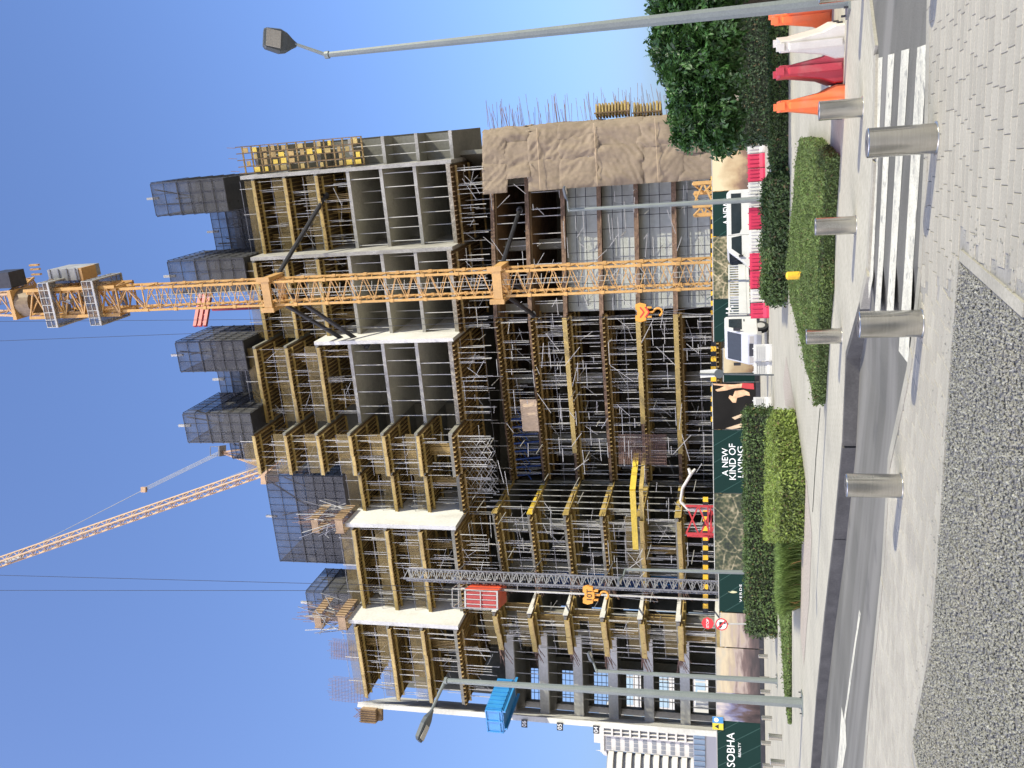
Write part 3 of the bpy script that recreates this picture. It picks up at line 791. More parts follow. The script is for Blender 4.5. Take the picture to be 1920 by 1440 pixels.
hedge('clipped_hedge', [G(1511, 905), G(1508, 1012), G(1434, 1012, .62), G(1440, 800, .62), G(1492, 770)], 0.62, 0.085, 16000, 16000, 'leaf_bright',
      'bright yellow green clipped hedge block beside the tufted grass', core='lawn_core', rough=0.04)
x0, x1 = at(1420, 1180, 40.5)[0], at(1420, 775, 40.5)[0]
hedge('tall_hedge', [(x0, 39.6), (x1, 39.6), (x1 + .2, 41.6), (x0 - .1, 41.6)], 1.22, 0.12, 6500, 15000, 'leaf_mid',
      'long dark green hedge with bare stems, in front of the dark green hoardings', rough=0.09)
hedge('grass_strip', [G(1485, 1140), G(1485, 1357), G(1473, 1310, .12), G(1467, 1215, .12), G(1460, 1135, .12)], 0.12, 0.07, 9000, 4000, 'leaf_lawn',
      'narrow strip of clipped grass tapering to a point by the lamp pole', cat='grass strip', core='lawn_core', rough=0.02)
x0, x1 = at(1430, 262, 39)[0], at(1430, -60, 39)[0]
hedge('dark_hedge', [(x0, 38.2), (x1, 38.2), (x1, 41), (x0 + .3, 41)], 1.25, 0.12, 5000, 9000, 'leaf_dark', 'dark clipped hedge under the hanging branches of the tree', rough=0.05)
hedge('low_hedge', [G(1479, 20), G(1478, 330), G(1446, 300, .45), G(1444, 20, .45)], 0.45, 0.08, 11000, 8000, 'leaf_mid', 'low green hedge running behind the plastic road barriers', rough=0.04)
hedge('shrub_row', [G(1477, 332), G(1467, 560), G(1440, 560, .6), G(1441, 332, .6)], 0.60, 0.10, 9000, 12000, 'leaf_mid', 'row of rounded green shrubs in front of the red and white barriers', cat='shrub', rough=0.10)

def tufts():
    a, b = G(1505, 1012), G(1502, 1142)
    base = np.array((a + b) / 2)
    t = thing('ornamental_grass', 'tall tufted ornamental grass with dry brown tips beside the hedge block', 'grass', base)
    poly = [a[:2] + (0, .2), b[:2] + (0, .1), b[:2] + (-.7, 3.0), a[:2] + (-.4, 3.0)]
    for nm, n, m in (('green_blades', 15000, 'leaf_grass'), ('dry_blades', 1100, 'leaf_dry')):
        P = poly_pts(poly, n)
        cx = P + rng.normal(0, .12, (n, 2))
        an = rng.uniform(0, 2 * math.pi, n); ln = rng.uniform(.45, .85, n) * (1 if m == 'leaf_grass' else .6); lean = rng.uniform(.1, .75, n)
        D = np.stack([np.cos(an) * lean, np.sin(an) * lean, np.ones(n)], 1); D /= np.linalg.norm(D, axis=1)[:, None]
        S = np.stack([-np.sin(an), np.cos(an), np.zeros(n)], 1) * 0.010
        B = np.concatenate([P, np.zeros((n, 1))], 1) - np.array((base[0], base[1], 0))
        M = B + D * ln[:, None] * .6; T = M + (D * (1, 1, .45) + np.stack([np.cos(an), np.sin(an), np.zeros(n)], 1) * .25) * ln[:, None] * .4
        V = np.stack([B - S, B + S, M + S, M - S, T], 1).reshape(-1, 3); i = np.arange(n) * 5
        F = np.concatenate([np.stack([i, i + 1, i + 2], 1), np.stack([i, i + 2, i + 3], 1), np.stack([i + 3, i + 2, i + 4], 1)], 1).reshape(-1, 3)
        o = put(nm, np_mesh(nm, V, F), m, t); o['kind'] = 'stuff'
tufts()

def tree(base, lobes, label, ncl, leaf, m, name='shade_tree'):
    base = np.array(base, float)
    t = thing(name, label, 'tree', base)
    tr = MB()
    top = base + (0.1, 0.1, 1.6)
    tr.tube(base, top, 0.17, 0.12, 10)
    trk = part('trunk', tr, 'bark', t)
    P = []; N = []
    for (c, r) in lobes:
        c = np.array(c, float); r = np.array(r, float)
        part('branch', MB().tube(top, (top + c) / 2 + (0, 0, -.1), 0.07, 0.05, 7).tube((top + c) / 2 + (0, 0, -.1), c, 0.05, 0.02, 7), 'bark', t)
        n = int(ncl * r[0] * r[2])
        d = rng.normal(0, 1, (n, 3)); d /= np.linalg.norm(d, axis=1)[:, None]
        rad = rng.uniform(.55, 1.0, n) ** 0.6 * (1 + .12 * np.sin(d[:, 0] * 9 + c[0]) + .1 * np.sin(d[:, 2] * 11))
        cc = c + d * r * rad[:, None]
        # a spray of leaves hanging from each twig end
        k = 15
        ax = d * (1, 1, .4) + rng.normal(0, .5, (n, 3)) + (0, 0, -.25); ax /= np.linalg.norm(ax, axis=1)[:, None]
        s = np.linspace(-.24, .24, k)
        side = rng.normal(0, 1, (n, 3)); side -= (side * ax).sum(1)[:, None] * ax; side /= np.linalg.norm(side, axis=1)[:, None]
        sg = np.where(np.arange(k) % 2, 1, -1)
        Q = cc[:, None, :] + ax[:, None, :] * s[None, :, None] + side[:, None, :] * (sg * .06)[None, :, None] + rng.normal(0, .02, (n, k, 3))
        nn = np.cross(ax, side); nn *= np.sign(nn[:, 2:3] + 1e-6)
        P.append(Q.reshape(-1, 3)); N.append(np.repeat(nn + d * .3, k, 0))
    P = np.concatenate(P) - base; N = np.concatenate(N)
    o = put('crown', leaves('crown', P, N, leaf, .35, .42), m, t)
    o['kind'] = 'stuff'
    return t
def tl(x, y, Y, r): return (at(x, y, Y), r)
tree((11.3, 27.2, 0), [tl(1275, 60, 26.5, (1.7, 1.4, .85)), tl(1300, 130, 26, (1.2, 1.2, .75)), tl(1300, 195, 26.5, (0.85, 1, .65)), tl(1330, 225, 26, (.85, .9, .85)), tl(1345, 150, 25.8, (1.0, 1, .6)),
     tl(1335, 60, 25.8, (1.4, 1.2, .75)), tl(1290, -60, 27, (2.0, 1.8, 1.0)), tl(1362, 265, 26.2, (.42, .5, .4)), tl(1290, 235, 26.6, (.55, .7, .45)), tl(1355, 5, 26, (1.2, 1, .5)), tl(1262, 20, 27, (1.1, 1, .6))],
     'leafy green shade tree with drooping branches behind the tall lamp post', 470, 0.175, 'leaf_tree')

# ================================================================== SITE EDGE: hoardings
HY = 62.0
GH = 'printed hoarding panels round the building site'
def hx(y): return at(1380, y, HY)[0]
def hz(x): return at(x, 720, HY)[2]
ZT, ZB = hz(1336), hz(1417)
def hoard(y0, y1, m, label, Y=HY, zt=None, zb=None, lines=False):
    xa, xb = at(1380, y0, Y)[0], at(1380, y1, Y)[0]
    zt = ZT if zt is None else zt; zb = ZB if zb is None else zb
    c = ((xa + xb) / 2, Y, 0)
    t = thing('hoarding_panel', label, 'hoarding', c, 0, None)
    put('board', MB().box(-(xb - xa) / 2 + .004, (xb - xa) / 2 - .004, 0, 0.06, -(zt - zb) / 2, (zt - zb) / 2).mesh('board'), m, t, (0, 0, (zt + zb) / 2))
    put('top_rail', MB().box(-(xb - xa) / 2 + .004, (xb - xa) / 2 - .004, -.01, 0.07, zt + .003, zt + .05).mesh('top_rail'), 'galv', t)
    put('base_strip', MB().box(-(xb - xa) / 2 + .004, (xb - xa) / 2 - .004, 0.01, 0.12, 0, zb - .004).mesh('base_strip'), 'dark_steel', t)  # dark strip from the ground up to the board
    for s in (-1, 1):
        put('back_post', MB().box(s * ((xb - xa) / 2 - .2) - .04, s * ((xb - xa) / 2 - .2) + .04, .075, .16, 0, zt).mesh('back_post'), 'galv', t)
    if lines:
        W = (xb - xa) / 2
        for q in np.arange(-W + .3, W + 2.0, 1.15):
            # pale diagonal lines printed on the green
            p0 = np.array((q, -0.004, zb)); p1 = np.array((q - 1.7, -0.004, zt))
            if p1[0] < -W:
                f = (p0[0] + W) / (p0[0] - p1[0]); p1 = p0 + (p1 - p0) * f
            if p0[0] > W:
                f = (p0[0] - W) / (p0[0] - p1[0]); p0 = p0 + (p1 - p0) * f
            put('printed_line', MB().bar(p0 + (0.02, 0, 0), p1 + (.02, 0, 0), 0.05, 0.006, (0, 1, 0)).mesh('printed_line'), 'board_line', t)
    return t, c
def word(t, c, s, y, x, cap, width, sp=1.0, m='text_white', thin=False):
    """lettering centred at the sighted place with cap height and width in metres"""
    p = at(x, y, HY)
    o = text(s, cap / 0.70, 0.004, 'lettering', m, t, (p[0] - c[0], -0.008, p[2] - c[2]), space=sp)
    a = np.array([v.co for v in o.data.vertices]); w = a[:, 0].max() - a[:, 0].min()
    o.scale = (width / w, 1, 1)
    return o
t, c = hoard(1560, 1353, 'green_board', 'dark green hoarding panel reading SOBHA REALTY beside the white hotel', lines=True)
word(t, c, 'SOBHA', 1406, 1371, 0.52, 2.35); word(t, c, 'REALTY', 1406, 1387, 0.17, 0.98)
# small safety sign at its corner
p = at(1346, 1356, HY - 0.08)
s = thing('safety_sign', 'small blue and yellow safety sign fixed at the corner of the green hoarding', 'sign', p)
part('board', MB().obox(p + (-.45, 0, -.36), (.9, 0, 0), (0, .03, 0), (0, 0, .72)), 'sign_yellow', s)
part('blue_half', MB().obox(p + (0.0, -0.006, -.36), (.45, 0, 0), (0, .005, 0), (0, 0, .72)), 'sign_blue', s)
part('white_disc', MB().tube(p + (.22, -.008, .1), p + (.22, -.014, .1), .15, n=18), 'text_white', s)
part('warning_triangle', MB().add([p + (-.38, -.012, -.05), p + (-.08, -.012, -.05), p + (-.23, -.012, .22)], [(0, 1, 2)]), 'black', s)
hoard(1353, 1300, 'print_lounge', 'hoarding panel printed with a dim lounge interior')
hoard(1300, 1216, 'print_skyline', 'hoarding panel printed with a hazy city skyline, beside the lounge print')
hoard(1214, 1150, 'print_skyline', 'hoarding panel printed with a hazy city skyline, beside the VERDE panel', zt=hz(1345))
t, c = hoard(1148, 1071, 'green_board', 'dark green hoarding panel reading VERDE with a small leaf emblem', zt=hz(1343), lines=True)
word(t, c, 'VERDE', 1112, 1389, 0.15, 1.2, 1.3)
p = at(1374, 1110, HY); v = []
for i in range(16):
    a = 2 * math.pi * i / 16; v.append((p[0] - c[0] + .085 * math.cos(a) * (1 - .3 * abs(math.sin(a))), -0.006, p[2] + .30 * math.sin(a)))
put('leaf_emblem', MB().add(v, [tuple(range(16))]).mesh('leaf_emblem'), 'leaf_gold', t)
hoard(1070, 926, 'print_aerial_dark', 'hoarding panel printed with a dark aerial view of a planned district')
t, c = hoard(925, 806, 'green_board', 'dark green hoarding panel reading A NEW KIND OF LIVING', lines=True)
word(t, c, 'A NEW', 866, 1360, 0.40, 1.9); word(t, c, 'KIND OF', 866, 1374, 0.44, 2.45); word(t, c, 'LIVING', 866, 1389, 0.36, 2.1)
t, c = hoard(805, 717, 'black_board', 'black hoarding panel printed with a dog and a figure in red')
def blob(t, pts, m, c, z=0):
    # print flat on the board
    q = [at(x, y, HY) for x, y in pts]
    put('printed_shape', MB().add([(a[0] - c[0], -0.006 - z, a[2]) for a in q], [tuple(range(len(q)))]).mesh('printed_shape'), m, t)
blob(t, [(1337, 719), (1352, 720), (1375, 721), (1392, 719), (1391, 727), (1376, 728), (1362, 732), (1345, 734), (1341, 731), (1352, 727), (1358, 724), (1338, 722)], 'skin_print', c)
blob(t, [(1392, 718), (1413, 719), (1414, 730), (1400, 729), (1390, 727)], 'red_paint', c, .002)
blob(t, [(1378, 733), (1395, 731), (1405, 736), (1406, 742), (1398, 741), (1390, 744), (1382, 746), (1380, 755), (1374, 755), (1366, 746), (1368, 741), (1374, 743)], 'skin_print', c, .003)
blob(t, [(1372, 783), (1398, 773), (1398, 778), (1378, 787)], 'net_brown', c)
blob(t, [(1360, 803), (1392, 793), (1392, 801), (1372, 805)], 'net_brown', c)
# set-back gateway panels
t, c = hoard(716, 700, 'green_board', 'narrow green hoarding panel set back beside the site gate', Y=65, zt=2.45)
t, c = hoard(699, 652, 'print_room', 'pale hoarding panel set back behind the parked truck cab', Y=65, zt=2.45)
t, c = hoard(640, 560, 'green_board', 'dark green hoarding panel reading SOBHA behind the flatbed truck', zt=hz(1340), lines=True)
word(t, c, 'SOBHA', 601, 1369, 0.50, 2.0); word(t, c, 'REALTY', 601, 1383, 0.15, 0.9)
hoard(559, 442, 'print_aerial', 'hoarding panel printed with a pale aerial view behind the yellow crane mast', zt=hz(1340))
t, c = hoard(441, 357, 'green_board', 'dark green hoarding panel reading A NEW above the white van', zt=hz(1341), lines=True)
word(t, c, 'A NEW', 399, 1363, 0.46, 1.6)
hoard(356, 225, 'print_room', 'hoarding panel printed with a warm living room with chairs', zt=hz(1341))
hoard(224, 60, 'sand', 'plain beige hoarding panel behind the shade tree', zt=hz(1372))
hoard(59, -120, 'sand', 'plain beige hoarding panel farthest behind the tree and hedges', zt=hz(1372))

# plastic barriers along the site road
GR = 'ribbed plastic barriers along the site road'
def ribbed(y0, y1, m, Y, h, label, base=0.0, horiz=False):
    xa, xb = at(1430, y0, Y)[0], at(1430, y1, Y)[0]; w = xb - xa
    t = thing('plastic_barrier', label, 'barrier', ((xa + xb) / 2, Y, 0), R(random.uniform(-4, 4)), GR)
    W = w / 2 - .012
    put('body', MB().extr([(-.17, 0), (.17, 0), (.17, .12), (.09, .3), (.09, h), (-.09, h), (-.09, .3), (-.17, .12)], -W, W).mesh('body'), m, t)
    n = max(4, int(w / .16))
    if horiz:
        for i in range(5): put('rib', MB().box(-W * .82, W * .82, -.125, -.091, .26 + i * .1, .31 + i * .1).mesh('rib'), m, t)
    else:
        for i in range(n):
            x = -W * .9 + 1.8 * W * i / (n - 1); put('rib', MB().box(x - .02, x + .02, -.13, -.091, .3, h * .9).mesh('rib'), m, t)
    for s in (-.5, .5): put('peg', MB().tube((s * W, 0, h), (s * W, 0, h + .05), .03, n=6).mesh('peg'), m, t)
    return t
row = [(597, 568, 'P'), (567, 542, 'W'), (541, 508, 'P'), (507, 474, 'P'), (473, 431, 'W'), (430, 388, 'P'), (386, 366, 'W'), (364, 341, 'W'), (340, 316, 'P'), (315, 288, 'P'), (287, 265, 'W')]
BL = {(597, 568): 'crimson ribbed plastic barrier ending the row beside the front wheel of the truck', (567, 542): 'white ribbed plastic barrier below the truck cargo bed, between crimson ones',
      (541, 508): 'crimson ribbed plastic barrier below the rear of the truck cargo bed', (507, 474): 'crimson ribbed plastic barrier below the nose of the white minibus',
      (473, 431): 'white ribbed plastic barrier below the front door of the minibus', (430, 388): 'crimson ribbed plastic barrier below the long side window of the minibus',
      (386, 366): 'white ribbed plastic barrier right beside the lamp post by the minibus', (364, 341): 'white ribbed plastic barrier just past the lamp post, below the living room print',
      (340, 316): 'crimson ribbed plastic barrier below the living room print, next to a white one', (315, 288): 'crimson ribbed plastic barrier under the drooping tree branches',
      (287, 265): 'white ribbed plastic barrier ending the row against the dark hedge'}
for y0, y1, k in row:
    Yq = 44.6 + (597 - (y0 + y1) / 2) / 332 * 3.4
    ribbed(y0, y1, 'plastic_pink' if k == 'P' else 'barrier_white', Yq, 0.86,
           BL[(y0, y1)])
for y0, y1, Yq in ((704, 678, 42.2), (677, 645, 42.0)):
    ribbed(y0, y1, 'barrier_white', Yq, 0.80, 'white plastic barrier with horizontal ribs %s' % ('in front of the truck cab' if y0 < 680 else 'at the foot of the thin dark post'), horiz=True)
ribbed(771, 744, 'barrier_white', 44.0, 0.80, 'white plastic barrier with horizontal ribs beside the long hedge', horiz=True)

# posts along the footpath on the left
for i, (x, y) in enumerate([(1436, 1187), (1440, 1231), (1443, 1273), (1445, 1298), (1448, 1347), (1446, 1394), (1467, 1383), (1472, 1431), (1450, 1437)]):
    o = copy_tree(bp); p = gz(x, y); o.location = (p[0], p[1], 0)
    tag(o, 'small steel bollard on the path ' + ('below the seam of the VERDE and skyline prints', 'below the skyline print, by its seam', 'behind the grey lamp pole by the skyline print',
        'below the seam of the skyline and lounge prints', 'below the lounge print near the safety sign', 'below the letters SOBHA REALTY, on the back row', 'on the pale walk, past the pointed grass strip',
        'on the pale walk, farthest past the grass strip', 'below the SOBHA REALTY panel, last of the row')[i], 'bollard', GB)

# ================================================================== VEHICLES
def wheel(t, x, y, r, w=.22):
    wh = put('wheel', MB().tube((x - w / 2, y, r), (x + w / 2, y, r), r, n=20).mesh('wheel'), 'rubber', t)
    sx = 1 if x > 0 else -1
    put('rim', MB().tube((x + sx * (w / 2 - .01), y, r), (x + sx * (w / 2 + .01), y, r), r * .58, n=16).mesh('rim'), 'galv', wh)
def bevel(o, w=.03, seg=2):
    b = o.modifiers.new('bevel', 'BEVEL'); b.width = w; b.segments = seg; b.limit_method = 'ANGLE'; b.angle_limit = R(25)
    return o
def truck(loc, rz):
    t = thing('flatbed_truck', 'white flatbed truck with slatted cargo sides parked behind the plastic barriers', 'truck', loc, rz)
    W = .95
    cabp = [(-1.6, .55), (-.04, .5), (.02, .62), (0, 1.0), (-.14, 1.28), (-.5, 2.06), (-.62, 2.13), (-1.5, 2.13), (-1.6, 2.05)]
    cab = bevel(put('cab', MB().extr(cabp, -W, W).mesh('cab'), 'white_paint', t), .05)
    def slope(y0, z0, y1, z1, x0, x1, off):
        d = np.array((0, y1 - y0, z1 - z0)); n = np.array((0, d[2], -d[1])); n = n / np.linalg.norm(n); n = n if n[1] > 0 else -n
        return MB().obox(np.array((x0, y0, z0)) + n * .002, (x1 - x0, 0, 0), d, n * off)
    put('windscreen', slope(-.17, 1.32, -.47, 1.98, -.84, .84, .012).mesh('windscreen'), 'glass_dark', cab)
    for s in (-1, 1):
        pr = [(-1.35, 1.28), (-.42, 1.28), (-.66, 1.92), (-1.35, 1.92)]
        put('side_window', MB().extr(pr, s * W, s * (W + .01)).mesh('side_window'), 'glass_dark', cab)
        put('mirror', MB().box(s * (W + .06), s * (W + .2), -.3, -.22, 1.35, 1.7).mesh('mirror'), 'black', cab)
        put('headlight', MB().box(s * .62 - .2, s * .62 + .2, -.02, .03, .72, .92).mesh('headlight'), 'lamp_lens', cab)
        put('door_handle', MB().box(s * W, s * (W + .02), -1.3, -1.12, 1.15, 1.2).mesh('door_handle'), 'black', cab)
    put('grille', MB().box(-.38, .38, -.02, .028, .74, .94).mesh('grille'), 'dark_steel', cab)
    bmp = put('bumper', MB().box(-W, W, -.25, .07, .34, .58).mesh('bumper'), 'machine_grey', t); bevel(bmp, .03)
    put('number_plate', MB().box(-.26, .26, .07, .08, .42, .53).mesh('number_plate'), 'text_white', bmp)
    put('chassis', MB().box(-.45, .45, -6.3, -.3, .5, .72).mesh('chassis'), 'dark_steel', t)
    bed = put('bed', MB().box(-1.02, 1.02, -6.5, -1.72, .86, 1.02).mesh('bed'), 'white_paint', t)
    for s in (-1, 1):
        side = put('side_board', MB().box(s * 1.02 - .025, s * 1.02 + .025, -6.5, -1.72, 1.02, 1.40).mesh('side_board'), 'white_paint', bed)
        put('top_rail', MB().box(s * 1.02 - .03, s * 1.02 + .03, -6.5, -1.72, 1.86, 1.93).mesh('top_rail'), 'white_paint', side)
        for i in range(19):
            y = -6.4 + i * .255
            put('slat', MB().box(s * 1.02 - .02, s * 1.02 + .02, y - .035, y + .035, 1.40, 1.86).mesh('slat'), 'white_paint', side)
    put('headboard', MB().box(-1.0, 1.0, -1.72, -1.66, 1.02, 1.95).mesh('headboard'), 'white_paint', bed)
    for x in (-.8, .8):
        wheel(t, x, -.8, .38); wheel(t, x, -4.9, .38, .3)
    return t
f = np.array((-.62, -.785)); truck((1.55, 45.6, 0), math.atan2(f[1], f[0]) - math.pi / 2)
def van(loc, rz):
    t = thing('minibus', 'white minibus with dark windows parked behind the crimson barriers', 'van', loc, rz)
    W = .86
    pr = [(-4.75, .42), (-.1, .36), (.02, .5), (0, .85), (-.35, 1.12), (-1.0, 1.86), (-1.3, 1.98), (-4.55, 1.98), (-4.75, 1.8)]
    b = bevel(put('body', MB().extr(pr, -W, W).mesh('body'), 'white_paint', t), .06, 3)
    for s in (-1, 1):
        put('side_window', MB().extr([(-4.5, 1.2), (-2.35, 1.2), (-2.1, 1.3), (-2.05, 1.74), (-4.5, 1.74)], s * W, s * (W + .012)).mesh('side_window'), 'glass_dark', b)
        put('door_window', MB().extr([(-1.95, 1.2), (-.75, 1.2), (-1.2, 1.74), (-1.85, 1.74)], s * W, s * (W + .012)).mesh('door_window'), 'glass_dark', b)
        put('headlight', MB().box(s * .6 - .17, s * .6 + .17, -.03, .03, .66, .84).mesh('headlight'), 'lamp_lens', b)
        put('mirror', MB().box(s * (W + .03), s * (W + .15), -.75, -.68, 1.12, 1.36).mesh('mirror'), 'black', b)
        put('door_line', MB().box(s * W, s * (W + .004), -2.0, -1.985, .5, 1.95).mesh('door_line'), 'dark_steel', b)
    d = np.array((0, -.62, .70)); n = np.array((0, .75, .66))
    put('windscreen', MB().obox(np.array((-.74, -.38, 1.155)) + n * .004, (1.48, 0, 0), d, n * .012).mesh('windscreen'), 'glass_dark', b)
    put('bumper', MB().box(-.84, .84, -.15, .06, .34, .52).mesh('bumper'), 'machine_grey', b)
    for x in (-.75, .75):
        wheel(t, x, -.85, .33); wheel(t, x, -3.7, .33)
    return t
f = np.array((-.965, -.26)); p = at(1430, 513, 50.5); van((p[0], p[1], 0), math.atan2(f[1], f[0]) - math.pi / 2)

# ================================================================== THE TOWER UNDER CONSTRUCTION
TA = R(17)
e1 = np.array((math.cos(TA), -math.sin(TA), 0.0)); e2 = np.array((math.sin(TA), math.cos(TA), 0.0)); UZ = np.array((0, 0, 1.0))
def zk(k): return 3.45 + 3.3 * k
T = thing('tower_under_construction', 'large concrete tower under construction with stepped open floors and shoring', 'building', (0, 80, 0))
J = [np.array(q + (0.0,)) for q in ((20.0, 76.0), (12.15, 76.0), (3.9, 75.9), (-4.35, 75.5), (-13.1, 75.9), (-22.15, 76.2), (-30.5, 76.3))]
W = [float((J[i] - J[i + 1]) @ e1) for i in range(6)]
ST = 0.30
def slab(o, a, b, k, m='concrete', th=ST):
    return part('slab', MB().obox(o + UZ * (zk(k) - th / 2), a, b, UZ * th), m, T)
FW = 'timber formwork tables under the fresh slabs'
nprop = 0
prop_me = MB().obox((-.034, -.034, 0), (.068, 0, 0), (0, .068, 0), (0, 0, 1)).mesh('prop'); prop_me.materials.append(MATS['galv'])
SHORE = 'steel props between the floors'
shore = []
def add_prop(parent, p, z0, z1):
    o = put('prop', prop_me, None, parent)
    off = np.array(parent.location) if parent else np.zeros(3)
    o.location = tuple(np.array((p[0], p[1], z0)) - off); o.scale = (1, 1, z1 - z0)
    return o
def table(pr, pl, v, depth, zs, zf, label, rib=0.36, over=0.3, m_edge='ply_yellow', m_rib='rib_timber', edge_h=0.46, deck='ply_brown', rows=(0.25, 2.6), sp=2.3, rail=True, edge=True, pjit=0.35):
    pr = np.array(pr, float); pl = np.array(pl, float); v = np.array(v, float)
    L = np.linalg.norm(pl - pr); u = (pl - pr) / L
    t = thing('formwork_table', label, 'formwork', (*((pr + pl) / 2)[:2], zf), 0, FW)
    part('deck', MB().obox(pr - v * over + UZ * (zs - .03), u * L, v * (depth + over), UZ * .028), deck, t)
    mb = MB(); n = max(2, int(L / rib))
    for i in range(n):
        q = pr + u * (L * (i + .5) / n - .04)
        mb.obox(q - v * (over + random.uniform(0, .12)) + UZ * (zs - .235), u * .075, v * (depth + over), UZ * .2)
    o = part('ribs', mb, m_rib, t); o['kind'] = 'stuff'
    for d in (0.35, depth * .5, depth - .4):
        part('stringer', MB().obox(pr + v * d + u * .1 + UZ * (zs - .44), u * (L - .2), v * .09, UZ * .2), m_edge, t)
    if edge:
        ne = max(1, int(round(L / 2.6)))
        for i in range(ne):
            dz = random.uniform(-.05, .05)
            part('edge_board', MB().obox(pr - v * (over + .05 + random.uniform(0, .06)) + u * (L * i / ne + .02) + UZ * (zs - .20 + dz), u * (L / ne - .04), v * .05, UZ * (edge_h * .62)), m_edge, t)
            part('edge_batten', MB().obox(pr - v * (over + .13) + u * (L * i / ne + .02) + UZ * (zs - .30 + dz), u * (L / ne - .03), v * .09, UZ * .09), m_rib, t)
    m = max(2, int(round(L / sp)))
    for i in range(m):
        for r in rows:
            q = pr + u * (L * (i + .5) / m + random.uniform(-pjit, pjit)) + v * (r + random.uniform(-.1, .3))
            add_prop(t, q, zf, zs - .44)
    tb = MB()
    for i in range(int(L * 2.4)):
        q = pr + u * random.uniform(.05, L - .05) + v * random.choice((-.1, .1, random.uniform(.2, depth * .7)))
        h0 = zf + random.choice((0, 0, random.uniform(0, 1.2))); h1 = zs - .44 if random.random() < .6 else h0 + random.uniform(.9, 2.2)
        tb.obox(q + UZ * h0, u * .032, v * .032, UZ * (min(h1, zs - .3) - h0))
    for i in range(int(L * .5)):
        q = pr + u * random.uniform(.05, max(.1, L - 1.6)) + v * random.uniform(.1, 2.5)
        tb.bar(q + UZ * (zf + random.uniform(.4, 2.3)), q + u * random.uniform(.8, 1.8) + UZ * (zf + random.uniform(.4, 2.3)) * (0 if random.random() < .0 else 1), .035)
    o = part('bracing_tubes', tb, 'galv', t); o['kind'] = 'stuff'
    if rail and edge:
        part('guard_mesh', MB().obox(pr + v * .15 + UZ * (zs + ST + .03), u * L, v * .02, UZ * random.uniform(.8, 1.25)), 'guard_mesh', t)
        for i in range(2):
            q = pr + u * (L * random.uniform(.1, .8)) + v * random.uniform(1.0, 2.5)
            for j in range(5): part('timber_stud', MB().obox(q + u * (j * .16) + UZ * zf, u * .07, v * .08, UZ * (zs - .3 - zf)), m_rib, t)
    if rail:
        zt = zs + ST + .02
        for i in range(max(2, int(L / 2.3))):
            q = pr + u * (L * (i + .3) / max(2, int(L / 2.3))) - v * (over - .02)
            part('guard_post', MB().obox(q + UZ * (zt - .5), u * .05, v * .05, UZ * 1.65), 'galv', t)
        for h in (1.0,):
            part('guard_rail', MB().obox(pr - v * (over - .03) + UZ * (zt + h), u * L, v * .03, UZ * .03), 'scaf_dark', t)
    return t
ordw = ['first', 'second', 'third', 'fourth', 'fifth', 'sixth', 'seventh', 'eighth', 'ninth', 'tenth', 'eleventh', 'twelfth', 'thirteenth', 'fourteenth', 'fifteenth']
bayname = ['between crane mast and hessian corner', 'right behind the crane mast', 'beside the crane mast', 'below the core screen', 'behind the red hoist cage', 'above the blue platform']
def props_in(pr, pl, v, k, n, dmin=.15, dmax=3.0, where='between bare floors'):
    pr = np.array(pr, float); pl = np.array(pl, float)
    for i in range(n):
        q = pr + (pl - pr) * ((i + .5) / n + random.uniform(-.04, .04)) + np.array(v) * random.choice((dmin, dmin, dmin + .4, random.uniform(dmin, dmax)))
        shore.append((q, zk(k) + ST / 2, zk(k + 1) - ST / 2 - .01, 'thin galvanised steel prop in the bare %s storey %s' % (ordw[k + 1], where)))
DEP = 12.0
# ---- upper floors
for i in range(6):
    Jr = J[i]; w = W[i]; Pl = Jr - e1 * w
    ktop = 13 if i < 3 else (13 if i == 3 else 10)
    parts_ = [(Jr, w, 0.0, ktop)] if i != 3 else [(Jr, 4.25, 0.0, 13), (Jr - e1 * 4.25 + e2 * 0.85, w - 4.25, 0.0, 10)]
    for (o, ww, _, kt) in parts_:
        for k in range(7, kt + 1):
            dep = 17.5 if k == 7 else (DEP if i < 5 else 9.0)
            a = o - e1 * ww
            slab(a, e1 * ww, e2 * dep, k, 'concrete' if k == 7 else ('soffit' if i < 3 and k < 11 else 'concrete'), 0.40 if k == 7 else ST)
            if i < 3 and k < 11 and k > 7:   # bare cast edge, pale
                part('slab_edge', MB().obox(a - e2 * .012 + UZ * (zk(k) - ST / 2 - .01), e1 * ww, e2 * .011, UZ * (ST + .02)), 'concrete_edge', T)
            if k == 7:
                table(o - e1 * .1, a + e1 * .1, e2, 9.0, zk(7) - .21, zk(6) + .2, 'dark brown formwork under the ragged transfer slab %s%s' % (bayname[i], ', set back' if i == 3 and kt == 10 else ''),
                      rib=.42, over=.35, edge=False, rail=False, rows=(.1, 2.2), sp=1.5, m_rib='ply_brown' if i < 2 else 'rib_timber', m_edge='rib_timber')
            form = (k >= 11) if i < 3 else (k >= 8)
            if form:
                table(o - e1 * .15, a + e1 * .15, e2, 6.0 if i < 5 else 5.0, zk(k) - ST / 2 - .004, zk(k - 1) + ST / 2,
                      'yellow timber formwork of the %s storey %s%s' % (ordw[k], bayname[i], ', set back' if i == 3 and kt == 10 else ''), rows=(.25, 2.6), edge_h=.40)
            else:
                if k > 7: props_in(o, a, e2, k - 1, 6 if i < 3 else 7, where=bayname[i])
